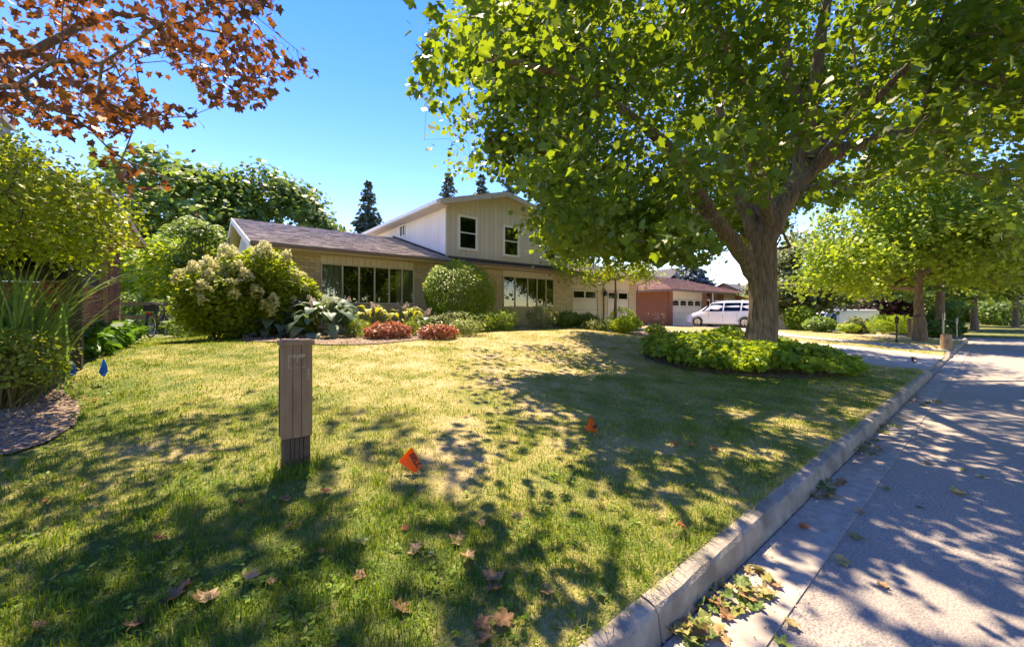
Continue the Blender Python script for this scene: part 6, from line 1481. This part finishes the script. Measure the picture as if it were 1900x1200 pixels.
for z, w, d in ((0, .125, .10), (.03, .135, .105), (.2, .145, .115), (.36, .14, .105), (.47, .135, .095), (.54, .13, .085)):
    ring = []
    for k in range(16):
        a = 2*math.pi*k/16; cx = math.copysign(abs(math.cos(a))**.45, math.cos(a))*w+rg_.normal()*.006; cy = math.copysign(abs(math.sin(a))**.45, math.sin(a))*d+rg_.normal()*.006
        ring.append(q+cx*np.array((SF, -CF, 0))+cy*np.array((CF, SF, 0))+np.array((0, 0, z+(rg_.normal()*.012 if z > .5 else 0))))
    secs.append(ring)
vs, fs = loft(secs, 16); MB().add(vs, fs[:-1]).build('bag_body', 'paper_bag', bag, smooth=True)
pr = MB()
for k in range(14):
    a = R(60)+k*R(17); d_ = .055; c0 = q+np.array((0, 0, .30))-np.array((CF, SF, 0))*.122
    e = [c0+np.array((SF, -CF, 0))*(-.03+rr_*math.cos(t_))+np.array((0, 0, rr_*math.sin(t_)*.9)) for rr_, t_ in ((d_, a), (d_+.02, a), (d_+.02, a+R(17)), (d_, a+R(17)))]
    pr.prism(e, -np.array((CF, SF, 0))*.004)
pr.build('bag_print', 'bag_print', bag)
MB().tube([q+(.02, .02, .45), q+(.25, -.02, .58)], .012, 5).tube([q+(0, 0, .45), q+(.18, .1, .62)], .01, 5).build('twig', 'bark_thin', bag)
ll = root('garden_spotlight', ground(1695, 674), 'small black spotlight on a stake at the driveway corner', 'spotlight')
q = OFF[ll.name]; Rv = np.array((SF, -CF, 0)); Fv = np.array((CF, SF, 0))
MB().tube([q-(0, 0, .05), q+(0, 0, .07)], .008, 6).build('stake', 'black_metal', ll)
MB().prism([q+Rv*a_+np.array((0, 0, b_))-Fv*.03 for a_, b_ in ((-.045, .17), (-.03, .06), (.05, .03), (.045, .13))], Fv*.05).build('lamp_housing', 'black_metal', ll)
MB().prism([q+Rv*a_+np.array((0, 0, b_))-Fv*.034 for a_, b_ in ((-.02, .075), (.04, .05), (.038, .085), (-.02, .105))], Fv*.003).build('lamp_lens', 'car_glass', ll)
wp = ground(1688, 626)
tag(MB().prism([wp+np.array(v) for v in ((-.07, -.07, -.2), (.07, -.07, -.2), (.07, .07, -.2), (-.07, .07, -.2))], (0, 0, 1.15)).build('wooden_post', 'wood_post', offset=wp), 'short square wooden post against the street maple trunk', 'post')

# ================================================================== FALLEN LEAVES
def fallen_mesh(material, seed):
    """a dry maple leaf: full outline, curled and creased"""
    g = random.Random(seed); T = T_MAPLE_HI.copy(); cx, cy = 0, .42; n = len(T)
    amp = g.uniform(.15, .55); cur = g.uniform(-1, 1)
    mid = np.array((0, .40, 0.0)); V = [mid]+[mid+(t-mid)*.55 for t in T]+[t for t in T]
    V = np.array(V); V[:, 2] = amp*(V[:, 0]**2*1.6+(V[:, 1]-.4)**2*cur)+.05*np.sin(V[:, 0]*9+seed)+.04*np.cos(V[:, 1]*11+seed*2)
    V[:, 2] -= V[:, 2].min()
    fs = [(0, 1+i, 1+(i+1) % n) for i in range(n)]+[(1+i, 1+n+i, 1+n+(i+1) % n, 1+(i+1) % n) for i in range(n)]
    k = len(V); V = np.concatenate([V, [(-.012, -.35, .02), (.012, -.35, .02), (.012, .02, V[1, 2]), (-.012, .02, V[1, 2])]]); fs.append((k, k+1, k+2, k+3))
    me = bpy.data.meshes.new('fallen_leaf'); me.from_pydata([tuple(v) for v in V], [], fs); me.materials.append(MATS[material]); me.update(); return me
FM = {c: [fallen_mesh('fallen_'+c, k+j*9) for k in range(4)] for j, c in enumerate(('brown', 'orange', 'green'))}
g = np.random.default_rng(300)
def drop(px_, py_, color, size, label, flat=None, group=None, lift=.0, tilt=.25):
    p = ground(px_, py_, flat); ob = bpy.data.objects.new('fallen_leaf', FM[color][g.integers(4)]); COL.objects.link(ob)
    ob.location = (p[0], p[1], p[2]+lift); ob.scale = (size*.72,)*3; ob.rotation_euler = (g.normal()*tilt, g.normal()*tilt, g.uniform(0, 6.28)); OFF[ob.name] = np.array(ob.location)
    return tag(ob, label, 'leaf', group)
LG = 'fallen leaves lying on the lawn'
for (x_, y_, c_, s_, lab) in (
        (340, 1108, 'brown', .12, 'large brown maple leaf, left of a pair in the near grass'), (383, 1112, 'brown', .12, 'large brown maple leaf, right of a pair in the near grass'),
        (352, 1090, 'brown', .07, 'small curled leaf behind the pair of brown leaves'),
        (242, 1175, 'brown', .10, 'dark russet leaf at the bottom left of the lawn'), (470, 1082, 'brown', .085, 'curled tan leaf right of the leaf pair'), (498, 1090, 'brown', .06, 'small tan leaf beside a larger curled one'),
        (75, 1165, 'brown', .06, 'small brown leaf in the bottom left corner'), (527, 935, 'brown', .08, 'tan rolled leaf left below the pedestal'), (445, 938, 'orange', .05, 'small bright red leaf left of the pedestal foot'),
        (292, 1008, 'orange', .07, 'yellow-orange leaf in the shaded left grass'), (92, 932, 'orange', .06, 'orange leaf in the sunny strip at far left'), (350, 925, 'orange', .06, 'orange-brown leaf in the left shade'),
        (855, 1012, 'brown', .10, 'upright brown curled leaf in the middle foreground'), (862, 1038, 'brown', .10, 'flat brown leaf just below the curled one'), (775, 1030, 'brown', .10, 'pale grey-brown leaf left of the middle foreground leaves'), (802, 1028, 'green', .06, 'yellowish leaf touching the pale grey-brown one'),
        (922, 1075, 'brown', .13, 'long brown leaf cluster piece nearer the kerb'), (925, 1100, 'brown', .10, 'pinkish brown leaf below the long one'), (750, 982, 'orange', .06, 'orange leaf below the lettered flag'), (890, 978, 'brown', .06, 'tan leaf in the sun near the foreground shade'),
        (735, 1130, 'brown', .12, 'narrow tan leaf standing in the bottom grass'), (885, 1160, 'brown', .10, 'dark brown leaf at the bottom middle'), (945, 1165, 'brown', .12, 'pale pinkish leaf at the bottom middle'), (910, 1190, 'brown', .09, 'brown leaf at the bottom picture edge'), (660, 1075, 'brown', .08, 'reddish leaf half sunk in the shaded grass'),
        (1025, 1105, 'brown', .08, 'brown leaf in the grass close to the kerb'), (1108, 1112, 'green', .08, 'yellow leaf at the grass edge by the kerb'), (1060, 862, 'orange', .06, 'orange leaf left of the tree shadow tip'), (1160, 920, 'orange', .06, 'small orange leaf in the sunny right lawn'), (1270, 985, 'orange', .07, 'orange-brown leaf by the sunlit kerb edge'),
        (605, 920, 'orange', .10, 'orange-brown leaf right of the pedestal foot'), (600, 912, 'green', .05, 'small green leaf beside the pedestal'), (665, 1010, 'green', .10, 'folded green leaf standing in the middle shade'), (180, 745, 'orange', .07, 'reddish leaf at the tip of the spirea'), (160, 740, 'orange', .05, 'small reddish leaf beside the spirea'),
        (255, 818, 'brown', .06, 'pale leaf in the left band of shade'), (420, 757, 'green', .06, 'pale leaf in the sunny left lawn'), (1320, 835, 'orange', .09, 'reddish patch leaf in the tree shade'), (1250, 828, 'orange', .08, 'reddish leaf left in the tree shade'), (1280, 830, 'orange', .07, 'middle reddish leaf in the tree shade'), (1420, 768, 'brown', .07, 'brown leaf at the groundcover edge'), (475, 975, 'green', .07, 'green leaf lying in the left shade'), (535, 985, 'brown', .06, 'tan leaf below the pedestal'), (590, 1030, 'orange', .06, 'orange leaf in a sunny spot of the left foreground')):
    drop(x_, y_, c_, s_, lab, None, LG, .022)
# heaps in the gutter
def heap(cx, cy, rx, ry, n, label, colors, flat=.012):
    c = ground(cx, cy, flat)
    for k in range(n):
        a = g.uniform(0, 6.28); rr_ = math.sqrt(g.uniform(0, 1)); qx = cx+rx*1.2*rr_*math.cos(a); qy = cy+ry*1.1*rr_*math.sin(a)-.3*rx*rr_*math.cos(a)*.6
        drop(qx, qy, colors[g.integers(len(colors))], g.uniform(.07, .12), label, flat, label, .03*(1-rr_)*g.uniform(0, 1), .3)
heap(1362, 1100, 68, 38, 42, 'wilted maple leaf in the largest gutter heap, in full sun', ('green', 'green', 'brown', 'green'))
heap(1285, 1172, 48, 24, 20, 'wilted maple leaf in the gutter heap at the bottom picture edge', ('green', 'green', 'brown'))
heap(1532, 908, 34, 18, 18, 'wilted maple leaf in the shaded heap halfway along the kerb', ('green', 'green', 'brown'))
heap(1600, 832, 30, 18, 20, 'dark wilted leaf in the heap where the kerb shade begins', ('green', 'green', 'brown'))
heap(1640, 792, 22, 14, 16, 'wilted leaf in the sun-flecked gutter heap', ('green', 'green'))
heap(1680, 742, 22, 9, 12, 'wilted leaf in the far gutter heap near the drive', ('green', 'brown'))
heap(1730, 750, 20, 5, 10, 'wilted leaf of the twig lying on the road edge', ('green', 'green'), .004)
for (x_, y_, c_, s_, lab) in ((1577, 994, 'green', .12, 'green maple leaf on the gutter joint'), (1553, 1040, 'green', .10, 'green leaf just below on the asphalt edge'), (1772, 916, 'green', .13, 'curled green leaf on the shaded road'), (1710, 942, 'brown', .06, 'small brown leaf on the road'), (1600, 950, 'brown', .09, 'brown twig-like leaf at the gutter edge'), (1640, 908, 'green', .08, 'small green leaf on the asphalt by the gutter'), (1485, 978, 'orange', .08, 'orange leaf in the gutter shade'), (1635, 1088, 'brown', .07, 'curled brown leaf on the sunny road'), (1437, 1078, 'green', .05, 'yellow leaf lying alone in the sunlit gutter'), (1477, 1158, 'green', .08, 'yellow-green leaf at the asphalt edge bottom'), (1440, 1190, 'green', .10, 'bright green weed-like leaf at the bottom picture edge'), (1725, 862, 'green', .08, 'pale leaf on the road right of the heaps'), (1827, 885, 'green', .09, 'green leaf on the road at the right'), (1782, 872, 'green', .08, 'green leaf left of the right road leaf'), (1840, 708, 'brown', .08, 'dark leaf far out on the shaded road')):
    drop(x_, y_, c_, s_, lab, .004 if y_ < 1000 or x_ > 1560 else .012, 'loose leaves on the road and gutter', .003, .12)
